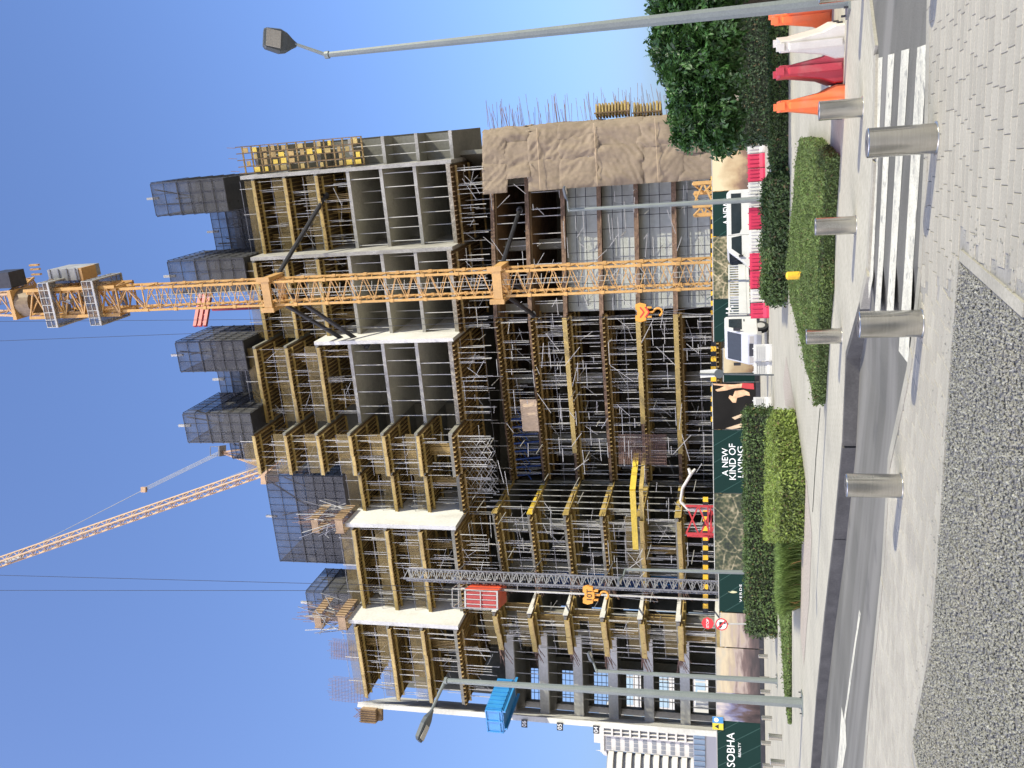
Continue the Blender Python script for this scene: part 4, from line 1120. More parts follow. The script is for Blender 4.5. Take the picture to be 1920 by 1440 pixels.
# short return bay at the right corner
for k in range(7, 14):
    o = J[0] + e1 * .35 + e2 * 1.4
    slab(o, e1 * 2.5, e2 * 10, k, 'concrete')
    part('slab_edge', MB().obox(o - e2 * .012 + UZ * (zk(k) - ST / 2 - .01), e1 * 2.512, e2 * .011, UZ * (ST + .02)), 'concrete_edge', T)
    if k > 7: props_in(o + e1 * 2.2, o + e1 * .3, e2, k - 1, 2, .2, .6, 'in the outer corner bay')
part('end_wall', MB().obox(J[0] + e1 * .4 + e2 * 3.6 + UZ * zk(7), e1 * 2.3, e2 * .3, UZ * 3.3 * 3.9), 'concrete', T)
# ---- fins
def fin(j, z0, z1, L=9.0, th=.34, off=0.0, m='concrete_pale', d=None, pro=.06):
    d = e2 if d is None else d
    s = np.cross(d, UZ)
    return part('fin_wall', MB().obox(j - d * pro + s * off + UZ * z0, s * th, d * L, UZ * (z1 - z0)), m, T)
fin(J[0], zk(7) - .3, zk(13) + 1.2, m='concrete_edge')
fin(J[1], zk(7) - .3, zk(13) + .2, m='concrete_edge')
fin(J[2], zk(7) - .3, zk(11) + .2)
fin(J[4], zk(7) - .3, zk(10) + .6, L=8.0, th=.4)
fin(J[5], zk(7) - .3, zk(10) + .6, L=8.0, th=.4)
dJ6 = np.array((-0.28, 0.96, 0.0)); J6f = np.array((-30.75, 78.2, 0))
fin(J6f, 0.0, zk(10) + .7, L=9.5, th=.45, d=dJ6, pro=0)
# ---- back and core walls
for i in range(5):
    Jr = J[i]; w = W[i]; kt = 13 if i < 3 else 10
    part('core_wall', MB().obox(Jr - e1 * w + e2 * 8.5 + UZ * (zk(7) + .2), e1 * w, e2 * .3, UZ * (zk(kt) - zk(7) - .4)), 'concrete', T)
part('core_wall', MB().obox(J[5] - e1 * (W[5] + 5) + e2 * 8.5 + UZ * (zk(6) + .2), e1 * (W[5] + 5), e2 * .3, UZ * (zk(10) - zk(6) - .4)), 'concrete', T)
# ---- lower floors
LA = [(22.0, 78.1), (6.1, 79.2)]; LB = [(6.1, 79.0), (-9.6, 84.6)]
lowA = [(22.0, 78.1), (6.1, 79.2), (6.1, 93), (22.0, 93)]
lowB = [(6.1, 79.2), (-9.6, 84.8), (-9.6, 93), (6.1, 93)]
lowC = [(-9.62, 84.8), (-11.9, 77.8), (-17.2, 80.1), (-19.4, 81.2), (-19.4, 93), (-9.62, 93)]
lowD = [(-19.42, 81.4), (-20.8, 77.4), (-24.4, 79.4), (-23.5, 82.0), (-23.5, 92), (-19.42, 92)]
lowE = [(-23.52, 81.6), (-31.85, 82.4), (-33.6, 89.5), (-23.52, 89.5)]
def v3(p, z=0): return np.array((p[0], p[1], z), float)
for k in range(0, 7):
    for poly, m, th in ((lowA, 'rust_edge', .28), (lowB, 'rust_edge', .34), (lowC, 'concrete', .30), (lowD, 'concrete', .30), (lowE, 'soffit', .28)):
        part('slab', MB().prism(poly, zk(k) - th / 2, zk(k) + th / 2), m, T)
    # left frame beam
    a, b = v3(lowE[0]), v3(lowE[1]); u = (b - a) / np.linalg.norm(b - a); n = np.array((-u[1], u[0], 0)); n = n if n[1] < 0 else -n
    part('edge_beam', MB().obox(a + n * .02 + UZ * (zk(k) - .70), u * (np.linalg.norm(b - a)), -n * .45, UZ * .88), 'concrete_pale', T)
    a2, b2 = v3((-23.6, 89.2)), v3((-31.3, 89.2))
    part('back_beam', MB().box(-33.4, -23.6, 89.0, 89.45, zk(k) - .6, zk(k) + 1.2), 'concrete', T)
part('back_wall', MB().box(-29.6, -23.55, 89.46, 89.7, 0, zk(7)), 'concrete', T)
for x in (-25.0, -28.2, -33.0):
    part('column', MB().box(x - .3, x + .3, 88.4, 89.0, 0, zk(7)), 'concrete', T)
part('cross_wall', MB().box(-23.55, -23.2, 81.5, 90, 0, zk(7)), 'concrete', T)
for k in range(2, 7):
    for s in range(3):
        part('window_bar', MB().box(-33.2, -28.4, 89.2, 89.25, zk(k - 1) + 1.4 + s * .45, zk(k - 1) + 1.45 + s * .45), 'scaf_dark', T)
    for x in np.arange(-32.8, -28.4, .75):
        part('window_bar', MB().box(x, x + .05, 89.26, 89.31, zk(k - 1) + 1.2, zk(k) - .6), 'scaf_dark', T)
# back walls of the lower floors, and an unseen side wall added to block sun
part('core_wall', MB().box(-23.6, 22.0, 92.0, 92.3, 0, zk(7)), 'concrete', T)
part('side_wall', MB().box(21.5, 21.9, 79.0, 92, 0, zk(7)), 'concrete', T)
part('core_wall', MB().box(-9.9, -9.65, 86.0, 92, 0, zk(7) - .3), 'concrete', T)
# bare wall panels of the four lowest storeys, one per storey and bay
for k in range(0, 5):
    z0, z1 = (0.0 if k == 0 else zk(k - 1) + .21), zk(k) - .21
    for x0, x1 in ((6.6, 11.2), (11.22, 16.1), (16.12, 21.4)):
        part('wall_panel', MB().prism([(x0, 80.1 - (x0 - 6.1) * .07), (x1, 80.1 - (x1 - 6.1) * .07), (x1, 80.35 - (x1 - 6.1) * .07), (x0, 80.35 - (x0 - 6.1) * .07)], z0, z1), 'wall_grey', T)
    yw = lambda x: 80.0 - (x - 6.1) * .07
    for h in (1.0, 1.9):
        part('scaffold_ledger', MB().bar((7, yw(7) - .28, z0 + h), (21.2, yw(21.2) - .28, z0 + h), .055), 'dark_steel', T)
    for x in np.arange(7.4, 21, 1.55):
        x = x + random.uniform(-.25, .25)
        part('scaffold_upright', MB().bar((x, yw(x) - .33, z0), (x, yw(x) - .33, z1), .05), 'dark_steel', T)
    part('wall_panel', MB().prism([(-9.4, 85.4), (6.4, 80.4), (6.4, 80.7), (-9.4, 85.7)], z0, z1), 'wall_grey' if k == 0 else 'concrete', T) if k == 0 else None
for k in range(0, 7):
    zf = 0 if k == 0 else zk(k - 1) + .2
    # brown formwork under the receding middle run, ribs end like scallops
    d = v3(LB[1]) - v3(LB[0]); d /= np.linalg.norm(d); vin = np.array((-d[1], d[0], 0)); vin = vin if vin[1] > 0 else -vin
    table(v3(LB[0]), v3(LB[1]), vin, 5.0, zk(k) - .18, zf, 'brown timber formwork of the %s storey along the receding middle front' % ordw[k], rib=.42, over=.55, m_edge='ply_yellow' if k in (2, 4) else 'rib_timber',
          edge=False, rows=(-.2, 1.8), sp=1.35, edge_h=.3, rail=(k % 2 == 0))
    if k in (1, 2, 4):
        part('edge_fascia', MB().obox(v3(LB[0]) - vin * .62 + UZ * (zk(k) - .3), d * np.linalg.norm(v3(LB[1]) - v3(LB[0])) * (.8 if k != 2 else .62), vin * .05, UZ * .42), 'ply_yellow', T)
    # prow C
    a, b = v3((-11.9, 77.8)), v3((-18.2, 80.7)); d2 = (b - a) / np.linalg.norm(b - a); vi = np.array((-d2[1], d2[0], 0)); vi = vi if vi[1] > 0 else -vi
    t = table(a, b, vi, 4.0, zk(k) - .16, zf, 'yellow timber formwork of the %s storey on the jutting prow beside the hoist' % ordw[k], rib=.45, over=.45, rows=(.0, 1.6), sp=1.2, edge=(k in (1, 2)), m_edge='ply_yellow', rail=(k != 1))
    r0, r1 = v3((-9.9, 84.2)), v3((-11.9, 77.7)); dd = r1 - r0; L = np.linalg.norm(dd); dd /= L; s = np.array((-dd[1], dd[0], 0)); s = s if s[0] > 0 else -s
    part('return_board', MB().obox(r0 + s * .10 + UZ * (zk(k) - .36), dd * L, s * .06, UZ * .55), 'ply_yellow' if k != 5 else 'ply_bright', t)
    part('return_walkway', MB().obox(r0 + s * .2 + UZ * (zk(k) - .42), dd * L, s * .3, UZ * .06), 'ply_yellow', t)
    for q in np.arange(.5, L, 1.3):
        add_prop(t, r0 + dd * q + s * .3, zf, zk(k) + .9)
    # prow D
    a, b = v3((-20.8, 77.4)), v3((-24.4, 79.4)); d2 = (b - a) / np.linalg.norm(b - a); vi = np.array((-d2[1], d2[0], 0)); vi = vi if vi[1] > 0 else -vi
    t = table(a, b, vi, 3.0, zk(k) - .16, zf, 'yellow timber formwork of the %s storey on the small prow beside the concrete frame' % ordw[k], rib=.4, over=.4, rows=(.0, 1.4), sp=.95, edge=True, edge_h=.6, rail=(k != 0))
    r0, r1 = v3((-19.6, 81.0)), v3((-20.75, 77.35)); dd = r1 - r0; L = np.linalg.norm(dd); dd /= L; s = np.array((-dd[1], dd[0], 0)); s = s if s[0] > 0 else -s
    part('return_board', MB().obox(r0 + s * .05 + UZ * (zk(k) - .25), dd * L, s * .06, UZ * .45), 'concrete_pale', t)
    # rods left sticking out of the slab ends
    for (c0, nn, ln) in (((-17.9, 80.4), 26, 2.0), ((-24.3, 79.3), 16, 1.6)):
        if k == 0: continue
        mb = MB()
        for q in range(nn):
            p0 = np.array((c0[0] + random.uniform(-.5, .6), c0[1] + random.uniform(-.3, 1.2), zk(k) + random.uniform(-.1, .1)))
            dr = np.array((-1.0, random.uniform(-.3, .3), random.uniform(-.75, .12))) * random.uniform(.5, 1) * ln
            mb.bar(p0, p0 + dr, .045)
        o = part('starter_rods', mb, 'rebar', T); o['kind'] = 'stuff'
    # open bay A props
    if k >= 5:
        props_in(v3((21.2, 78.3)), v3((6.4, 79.3)), (0, 1, 0), k - 1, 13, .1, 2.5, 'between hessian and crane mast')
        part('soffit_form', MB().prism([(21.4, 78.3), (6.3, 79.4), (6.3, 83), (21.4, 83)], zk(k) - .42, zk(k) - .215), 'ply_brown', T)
    if k >= 1: props_in(v3((-25, 81.5)), v3((-30.6, 82.8)), (0, 1, 0), k - 1, 5, .4, 6, 'inside the concrete end frame')
    # rough timber and block lines along the open right part
    part('edge_timber', MB().prism([(21.9, 77.9), (6.2, 79.0), (6.2, 79.15), (21.9, 78.05)], zk(k) - .28, zk(k) - .145), 'rust_edge', T)
for k in range(0, 7):   # columns inside
    z0, z1 = (0 if k == 0 else zk(k - 1) + .2), zk(k) - .2
    for (x, y) in ((19.5, 81.5), (13.2, 82), (7.2, 82), (.5, 84.5), (-5.5, 86.8), (-13.2, 81.5), (-17.6, 83.2), (-21.6, 81)):
        part('column', MB().box(x - .45, x + .45, y - .3, y + .3, z0, z1), 'concrete', T)
# vertical reinforcement on the ragged transfer slab edge
for i in (0, 1, 2):
    part('rough_edge', MB().obox(J[i] - e1 * W[i] - e2 * .14 + UZ * (zk(7) - .19), e1 * W[i], e2 * .135, UZ * .42), 'concrete_rough', T)
# tile spots, notices on walls
for (x, y, Y) in ((1113, 1040, 79.0),):
    pass

# ---- props between bare floors: the 300 that show largest as things, rest as one
random.shuffle(shore)
shore.sort(key=lambda s: s[0][1])
rest = MB()
for i, (q, z0, z1, lab) in enumerate(shore):
    if i < 290:
        o = add_prop(None, q, z0, z1); o.name = 'steel_prop'
        tag(o, lab, 'steel prop', SHORE)
    else:
        rest.obox((q[0] - .03, q[1] - .03, z0), (.06, 0, 0), (0, .06, 0), (0, 0, z1 - z0))
if rest.v:
    o = part('props_far', rest, 'galv', T); o.name = 'shoring'; o['kind'] = 'stuff'

# loose scaffold tubes across the lower storeys
def tubes(name, n, box, lens, m, label):
    mb = MB()
    for _ in range(n):
        p0 = np.array([random.uniform(*box[i]) for i in range(3)])
        d = np.array(random.choice(((1, -.3, random.uniform(-.05, .05)), (1, -.3, 0), (.5, -.2, random.uniform(-.7, .7)), (-.3, -.95, .05)))); d /= np.linalg.norm(d)
        mb.bar(p0, p0 + d * random.uniform(*lens), .045)
    o = put(name, mb.mesh(name), m, None); o['kind'] = 'stuff'; tag(o, label, 'scaffolding')
    return o

# ---- floor number plates on the end fin
for k, s in ((3, '04'), (4, '05'), (5, '06')):
    c = np.array((-30.96, 78.15, zk(k) + .75))
    t = thing('floor_sign', 'small black plate reading %s on the pale end fin, %s of three' % (s, {3: 'lowest', 4: 'middle', 5: 'topmost'}[k]), 'sign', c, 0, 'floor number plates')
    part('plate', MB().obox(c + (-.36, 0, -.28), (.72, 0, 0), (0, .03, 0), (0, 0, .56)), 'black', t)
    text(s, .55, .006, 'lettering', 'text_white', t, (0, -.012, 0))

# ---- hessian wrap at the right corner
def hessian():
    from mathutils import noise
    t = thing('hessian_sheet', 'brown hessian sheeting wrapped round the corner of the tower', 'sheeting', (20, 77, 0))
    path = [(17.2, 76.95), (19.0, 76.8), (20.8, 76.7), (22.3, 76.6), (22.75, 76.8), (23.0, 77.3), (23.6, 79.5), (24.6, 83.0)]
    P = np.array(path); seg = np.r_[0, np.cumsum(np.linalg.norm(np.diff(P, axis=0), axis=1))]
    S = float(seg[-1]); front = float(seg[3])
    patches = []
    rs = random.Random(4)
    cuts = [2.4, 6.2, 9.6, 13.4, 16.6, 19.4, 21.9, 23.6]
    for li in range(len(cuts) - 1):
        za, zb = cuts[li] - .35, cuts[li + 1]
        u = 0.0 if li < 5 else (1.2 if li == 5 else .2)
        if li == 6: u = 0.0
        while u < S:
            w = rs.uniform(1.9, 3.4); patches.append((u, min(S, u + w + .3), za + rs.uniform(-.3, .15), zb + rs.uniform(-.1, .15))); u += w
    for n, (u0, u1, za, zb) in enumerate(patches):
        nu, nv = 26, 30; V = []; lift = 0.05 + .035 * (n % 4)
        fold = rs.uniform(.5, 1.3); tilt = rs.uniform(-1.2, 1.2)
        for j in range(nv):
            f = j / (nv - 1)
            for i in range(nu):
                g = i / (nu - 1); u = u0 + (u1 - u0) * g; z = za + (zb - za) * f
                x = np.interp(u, seg, P[:, 0]); y = np.interp(u, seg, P[:, 1])
                q = noise.noise(Vector((u * .8 + n * 7.3, z * .35, 1.7)))
                cr = abs(noise.noise(Vector(((u + z * tilt) * 1.5 + n * 3.1, (z - u * tilt) * .5, 4.0))))
                cr2 = abs(noise.noise(Vector((u * 3.5 + n, z * 2.2 + n * 2.0, 9.0))))
                edge = min(g, 1 - g, f * 1.5, (1 - f) * 1.5)
                off = lift + .30 * q * fold + .26 * (0.35 - cr) * fold + .07 * (.3 - cr2) - .10 * math.exp(-edge * 14)
                zq = z - .10 * math.sin(g * math.pi) * (1 - f)
                if u < front: V.append((x, y - off, zq))
                else: V.append((x + off * .8, y - off * .3, zq))
        F = [(j * nu + i, j * nu + i + 1, (j + 1) * nu + i + 1, (j + 1) * nu + i) for j in range(nv - 1) for i in range(nu - 1)]
        smooth(part('cloth_length', MB().add(V, F), 'hessian', t), 180)
    for z in (7.85, 13.1, 18.2):
        part('rope', MB().bar((17.2, 76.45, z), (22.6, 76.25, z + .2), .04), 'net_brown', t)
hessian()
# rods standing out from the flank above the sheeting
mb = MB()
for i in range(150):
    z = random.uniform(3.5, 23.3); p = np.array((23.4 + random.uniform(-.2, .3), 77.6 + random.uniform(0, 3), z))
    mb.bar(p, p + np.array((random.uniform(1.6, 2.9), random.uniform(-.3, .3), random.uniform(.0, .5))), .03)
o = part('starter_rods', mb, 'rebar', T); o['kind'] = 'stuff'
for (x0, x1, lab) in ((1115, 1180, 'yellow formwork pack jutting from the flank above the hessian, upper one'), (1186, 1240, 'yellow formwork pack jutting from the flank near the tree, lower one')):
    za, zb = at(x1, 200, 79)[2], at(x0, 200, 79)[2]; xx = at((x0 + x1) / 2, 212, 79)[0]
    t = thing('formwork_pack', lab, 'formwork', (xx, 79, za))
    n = int((zb - za) / .28)
    for i in range(n):
        z = za + (zb - za) * i / n
        part('beam', MB().box(xx - .25, xx + .85 + random.uniform(-.1, .1), 78.6, 79.6, z, z + .17), 'ply_yellow', t)
    part('bearer', MB().box(xx - .1, xx + .02, 78.5, 78.58, za, zb), 'ply_brown', t)

# ---- yellow wall formwork standing on the corner bay
za, zb = at(690, 285, 77.5)[2], at(458, 290, 77.5)[2]
o = J[0] + e1 * .45 + e2 * 1.0
t = thing('wall_formwork', 'tall yellow wall formwork frame on the outer corner bay of the tower', 'formwork', (*o[:2], za))
z = za
while z < zb - .3:
    part('waling', MB().obox(o - e2 * .1 + UZ * z, e1 * 2.6, e2 * .1, UZ * .14), 'rib_timber', t); z += .95
for q in np.arange(0.05, 2.6, .62):
    part('upright', MB().obox(o + e1 * q - e2 * .22 + UZ * za, e1 * .09, e2 * .1, UZ * (zb - za)), 'ply_brown', t)
rw = random.Random(9); z = za
while z < zb - .9:
    for q in np.arange(.05, 2.4, .62):
        if rw.random() < .62:
            part('panel', MB().obox(o + e1 * (q + .1) - e2 * .30 + UZ * (z + .18 + rw.uniform(0, .2)), e1 * rw.uniform(.38, .52), e2 * .06, UZ * rw.uniform(.3, .6)), rw.choice(('ply_bright', 'ply_yellow', 'ply_yellow', 'rib_timber')), t)
    z += .95
for q in (0.3, 1.5, 2.5):
    part('tie_rod', MB().bar(o + e1 * q - e2 * .2 + UZ * zb, o + e1 * (q + .1) - e2 * .2 + UZ * (zb + .9), .04), 'rebar', t)

# ---- climbing protection screens on top
GS = 'grey mesh climbing screens round the tower top'
def screen(o, w, d, z0, z1, label, post=True, cell=1.25):
    t = thing('climbing_screen', label, 'safety screen', (*o[:2], z0), 0, GS)
    h = z1 - z0
    sides = [('front', o, -e1, w, -e2), ('right', o, e2, d, e1), ('left', o - e1 * w, e2, d, -e1), ('back', o + e2 * d, -e1, w, e2)]
    for nm, p, a, L, nrm in sides:
        for m, za, zb in (('screen_mesh', z0, z0 + h * .64), ('screen_open', z0 + h * .64 + .01, z1)):
            pn = part('mesh_panel', MB().obox(p + UZ * za, a * L, nrm * .03, UZ * (zb - za)), m, t)
            fr = MB(); hh = zb - za
            n = max(2, int(L / .85)); k = max(2, int(hh / 1.15))
            for i in range(n + 1): fr.obox(p + nrm * .035 + a * (L - .05) * (i / n) + UZ * za, a * .05, nrm * .05, UZ * hh)
            for i in range(k + 1): fr.obox(p + nrm * .09 + UZ * (za + (hh - .05) * i / k), a * L, nrm * .05, UZ * .05)
            part('frame', fr, 'screen_frame', pn)
    part('working_deck', MB().obox(o - e1 * w + UZ * (z0 + h * .38), e1 * w, e2 * d, UZ * .1), 'dark_steel', t)
    part('working_deck', MB().obox(o - e1 * w + UZ * (z0 + .05), e1 * w, e2 * d, UZ * .1), 'dark_steel', t)
    for q in np.arange(.5, d, 1.6): part('inner_strut', MB().bar(o - e1 * random.uniform(.3, w - .3) + e2 * q + UZ * z0, o - e1 * random.uniform(.3, w - .3) + e2 * q + UZ * z1, .12), 'dark_steel', t)
    if post: part('jack_post', MB().obox(o - e1 * w * .5 + e2 * .3 + UZ * (z1 - .3), e1 * .22, e2 * .22, UZ * 1.3), 'galv', t)
    return t
def zz(x, y, Y): return float(at(x, y, Y)[2])
screen(J[0] + e1 * .3 - e2 * .4, 3.1, 6.5, zz(424, 340, 76), zz(288, 340, 76), 'tall mesh screen box on the corner of the tower above the yellow wall formwork')
screen(J[1] + e1 * .4 - e2 * .4, 3.2, 6.5, zz(462, 490, 76), zz(320, 490, 76), 'tall mesh screen box right behind the top of the crane mast')
screen(J[2] + e1 * .7 - e2 * .4, 2.9, 6.5, zz(463, 650, 76), zz(337, 650, 76), 'tall mesh screen box between the crane mast and the next box')
screen(J[3] + e1 * 2.0 - e2 * .1, 2.9, 6.5, zz(482, 795, 76), zz(357, 795, 76), 'tall mesh screen box nearest the slanting jib behind the tower')
screen(J[0] - e1 * 3.0 + e2 * 4, 4.6, 4, zz(478, 410, 81), zz(397, 410, 81), 'lower mesh screen set back between the corner box and the crane mast')
screen(J[2] - e1 * 2.3 + e2 * 4, 4.6, 4, zz(478, 710, 81), zz(411, 710, 81), 'lower mesh screen set back between the two middle boxes')
screen(J[3] - e1 * 1.2 + e2 * 4, 3.0, 3, zz(482, 855, 80), zz(431, 855, 80), 'lower mesh screen set back beside the slanting jib')
# larger core screen at the lower left roof
oc = at(600, 893, 85.5); oc[2] = 0
screen(oc, 10.2, 8, zz(655, 990, 87), zz(512, 990, 87), 'wide dark mesh screen round the core above the lower roof', cell=1.6)
oc = at(620, 1112, 86); oc[2] = 0
screen(oc, 3.3, 5, zz(668, 1140, 87), zz(582, 1140, 87), 'small mesh screen at the end of the lower roof', cell=1.2)
# ---- fin formwork boxes on the lower roof
def finbox(j, zc, label):
    t = thing('fin_formwork', label, 'formwork', (*j[:2], zc))
    for (h, q) in ((0.0, .95), (2.5, .85)):
        for s in (-1, 1):
            pn = part('side_panel', MB().obox(j + e1 * (s * .72) - e2 * .4 + UZ * (zc + h), e1 * .07, e2 * 3.0, UZ * q), 'ply_tan', t)
            for r in np.arange(.1, 3, .42): part('stud', MB().obox(j + e1 * (s * .72 + (.075 if s > 0 else -.08)) - e2 * (.4 - r) + UZ * (zc + h), e1 * .07, e2 * .07, UZ * q), 'ply_brown', pn)
        part('end_panel', MB().obox(j - e1 * .6 - e2 * .5 + UZ * (zc + h), e1 * 1.25, e2 * .06, UZ * q * .8), 'ply_tan', t)
    for i in range(26):
        a = j + e1 * random.uniform(-1.3, 1.3) + e2 * random.uniform(-.8, 2.6); b = a + e1 * random.uniform(-1.6, 1.6) + e2 * random.uniform(-.8, .8)
        part('brace', MB().bar(a + UZ * (zc + random.uniform(0, 2.5)), b + UZ * (zc + random.uniform(2.0, 4.6)), .055), random.choice(('scaf_dark', 'galv')), t)
    for i in range(22):
        a = j + e1 * random.uniform(-.3, .3) + e2 * random.uniform(-.3, 2.4)
        part('starter_bar', MB().bar(a + UZ * zc, a + e1 * random.uniform(-.2, .2) + UZ * (zc + random.uniform(4.0, 5.8)), .035), 'rebar', t)
finbox(J[4] + e1 * .2, zk(10) + .6, 'tan timber formwork with steel braces on top of the pale fin by the core screen')
finbox(J[5] + e1 * .2, zk(10) + .6, 'tan timber formwork with steel braces on top of the pale fin behind the hoist')
p = at(708, 1340, 78.2)
t = thing('edge_formwork', 'brown timber formwork box overhanging the end of the lower roof', 'formwork', p)
part('box_panel', MB().box(p[0] - .65, p[0] + .65, 77.6, 79.2, p[2], p[2] + 1.5), 'ply_tan', t)
for q in np.arange(-.55, .6, .22): part('stud', MB().box(p[0] + q, p[0] + q + .07, 77.5, 77.6, p[2] - .1, p[2] + 1.6), 'ply_brown', t)
part('bracket', MB().prism([(p[0] - .5, 78), (p[0] + .6, 78), (p[0] + .6, 78.4), (p[0] - .5, 78.4)], p[2] - .5, p[2] - .02), 'ply_brown', t)
for i in range(8): part('starter_bar', MB().bar(p + (random.uniform(-.6, .6), random.uniform(0, 1), 1.4), p + (random.uniform(-.9, .3), random.uniform(0, 1), 2.6), .03), 'rebar', t)
def cage(x0, x1, y0, y1, Y, label):
    xa, xb = at(x1, y1, Y)[0], at(x1, y0, Y)[0]; z0, z1 = zz(x1, (y0 + y1) / 2, Y), zz(x0, (y0 + y1) / 2, Y)
    t = thing('rebar_cage', label, 'rebar', ((xa + xb) / 2, Y, z0))
    a, b = MB(), MB()
    for i in range(16):
        for yy in (Y, Y + .7): a.bar((xa + (xb - xa) * i / 15, yy, z0), (xa + (xb - xa) * i / 15 + .15, yy, z1 + random.uniform(-.3, .3)), .022)
    for i in range(12):
        z = z0 + (z1 - z0) * i / 12
        for yy in (Y, Y + .7): b.bar((xa, yy, z), (xb, yy, z), .018)
    o = part('upright_bars', a, 'rebar', t); o['kind'] = 'stuff'
    o = part('stirrups', b, 'rebar', t); o['kind'] = 'stuff'
cage(617, 672, 1207, 1240, 80, 'brown reinforcement cage on the lower roof between the fin and the roof end')
cage(618, 688, 1280, 1320, 79.5, 'brown reinforcement cage at the very end of the lower roof')

# ---- blue loading platform
def platform():
    zb = zz(952, 1340, 75)
    o = np.array((-30.2, 74.0, zb)); ln, wd, hh = 4.3, 2.2, 1.45
    t = thing('loading_platform', 'bright blue steel loading platform jutting from the end bay of the tower', 'platform', o)
    part('floor', MB().obox(o, e1 * wd, e2 * ln, UZ * .15), 'blue_paint', t)
    for s, nm in ((0, 'side_wall'), (1, 'side_wall')):
        sw = part(nm, MB().obox(o + e1 * (wd * s - .05 * (1 - 2 * s) - .03) + UZ * .1, e1 * .06, e2 * ln, UZ * hh), 'blue_paint', t)
        for q in np.arange(.1, ln, .55):
            part('rib', MB().obox(o + e1 * (-.16 if s == 0 else wd + .02) + e2 * q + UZ * .12, e1 * .12, e2 * .16, UZ * (hh - .05)), 'blue_paint', sw)
    gate = part('end_gate', MB().obox(o - e2 * .06 + UZ * .1, e1 * wd, e2 * .06, UZ * hh), 'blue_paint', t)
    for q in (0.0, .5, .98): part('gate_stud', MB().obox(o - e2 * .14 + e1 * (wd * q - .05) + UZ * .1, e1 * .1, e2 * .08, UZ * hh), 'blue_paint', gate)
    for q in (.15, .95): part('gate_rail', MB().obox(o - e2 * .13 + UZ * (hh * q + .1), e1 * wd, e2 * .05, UZ * .1), 'blue_paint', gate)
    for s in (0.1, .9): part('bearer', MB().obox(o + e1 * wd * s - UZ * .22, e1 * .14, e2 * (ln + .6), UZ * .22), 'blue_paint', t)
platform()
# hung sheet on the middle front
za, zb = zz(1004, 780, 79.5), zz(973, 780, 79.5)
xa, xb = at(985, 810, 79.8)[0], at(985, 749, 79.8)[0]
V = [(xa + (xb - xa) * i / 20, 79.9 - .2 - (xa + (xb - xa) * i / 20) * .36 + .05 * math.sin(i * 1.1 + j * .3) - .35, za + (zb - za) * j / 8) for j in range(9) for i in range(21)]
F = [(j * 21 + i, j * 21 + i + 1, (j + 1) * 21 + i + 1, (j + 1) * 21 + i) for j in range(8) for i in range(20)]
smooth(solo('hung_sheet', MB().add(V, F), 'net_brown', 'single tan cloth sheet hung across one open storey of the tower', 'sheeting'), 180)
# deep yellow beam table on the prow, with a mat of bars
p0, p1, p2 = at(1157, 830, 79), at(1182, 925, 76.8), at(1198, 1010, 78.2)
t = thing('deep_formwork', 'deep bright yellow beam formwork projecting from the prow of the third storey', 'formwork', p1)
zt = zk(2) + .35
for a, b in ((at(1165, 850, 80), at(1186, 918, 76.6)), (at(1186, 920, 76.6), at(1200, 1030, 78.4))):
    part('yellow_board', MB().bar((a[0], a[1], zt), (b[0], b[1], zt), .12, .5), 'ply_bright', t)
    part('lower_board', MB().bar((a[0], a[1] + .2, zt - .7), (b[0], b[1] + .2, zt - .7), .1, .35), 'ply_yellow', t)
mb = MB(); c = at(1200, 842, 79.5)
for i in range(30):
    mb.bar((c[0] - 1.3 + i * .09, 79.0 - .1 * (i % 3), zz(1250, 842, 79.5)), (c[0] - 1.3 + i * .09, 79.4, zz(1160, 842, 79.5)), .03)
for i in range(22):
    z = zz(1250, 842, 79.5) + i * .19
    mb.bar((c[0] - 1.4, 79.1, z), (c[0] + 1.4, 79.1, z), .025)
o = solo('rebar_mat', mb, 'rebar', 'rust brown mat of reinforcement standing beside the deep yellow formwork', 'rebar')
# blue frames deep in the dark bays
t = thing('blue_shoring', 'dark blue shoring frames inside the dark middle storeys', 'shoring', (-7, 84, zk(6)))
for i in range(8):
    x = -10 + i * .8
    part('frame', MB().bar((x + 1.2, 82.9 - (x + 4) * .36, zk(5) + .3), (x + 1.0, 82.3 - (x + 4) * .36, zk(6) - .6), .16), 'blue_deep', t)
    part('strut', MB().bar((x + 2.2, 83.6 - (x + 4) * .36, zk(6) - .6), (x + .6, 82.1 - (x + 4) * .36, zk(5) + 1.2), .10), 'blue_deep', t)
for k, xx in ((5, -18.4), (4, -18.6), (3, -18.3), (2, -18.6)):
    t = thing('steel_door', 'dark blue steel door in the recess beside the hoist, %s storey' % ordw[k], 'door', (xx, 83.4, zk(k - 1) + .2))
    part('sheet', MB().box(xx - 1.1, xx + 1.1, 83.4, 83.5, zk(k - 1) + .2, zk(k) - .5), 'blue_deep', t)
    for q in (-1, -.3, .4, 1.05): part('stile', MB().box(xx + q - .05, xx + q + .05, 83.34, 83.4, zk(k - 1) + .2, zk(k) - .5), 'blue_paint', t)
# grey scaffold tower in the open transfer storey
t = thing('scaffold_tower', 'grey lattice scaffold tower in the transfer storey next to the yellow formwork', 'scaffold', (-8, 79.5, zk(6) + .2))
for i in range(5):
    for j in range(2):
        x = -5.0 - i * 1.3; y = 77.8 + i * .42 + j * 1.2
        z0, z1 = zk(6) + .2, zk(7) - .3
        part('standard', MB().bar((x, y, z0), (x, y, z1), .06), 'galv', t)
        if i < 4:
            for q in range(3):
                a = z0 + (z1 - z0) * q / 3; b = z0 + (z1 - z0) * (q + 1) / 3
                part('cross_brace', MB().bar((x, y, a), (x - 1.3, y + .42, b), .045), 'galv', t)
                part('cross_brace', MB().bar((x, y, b), (x - 1.3, y + .42, a), .045), 'galv', t)
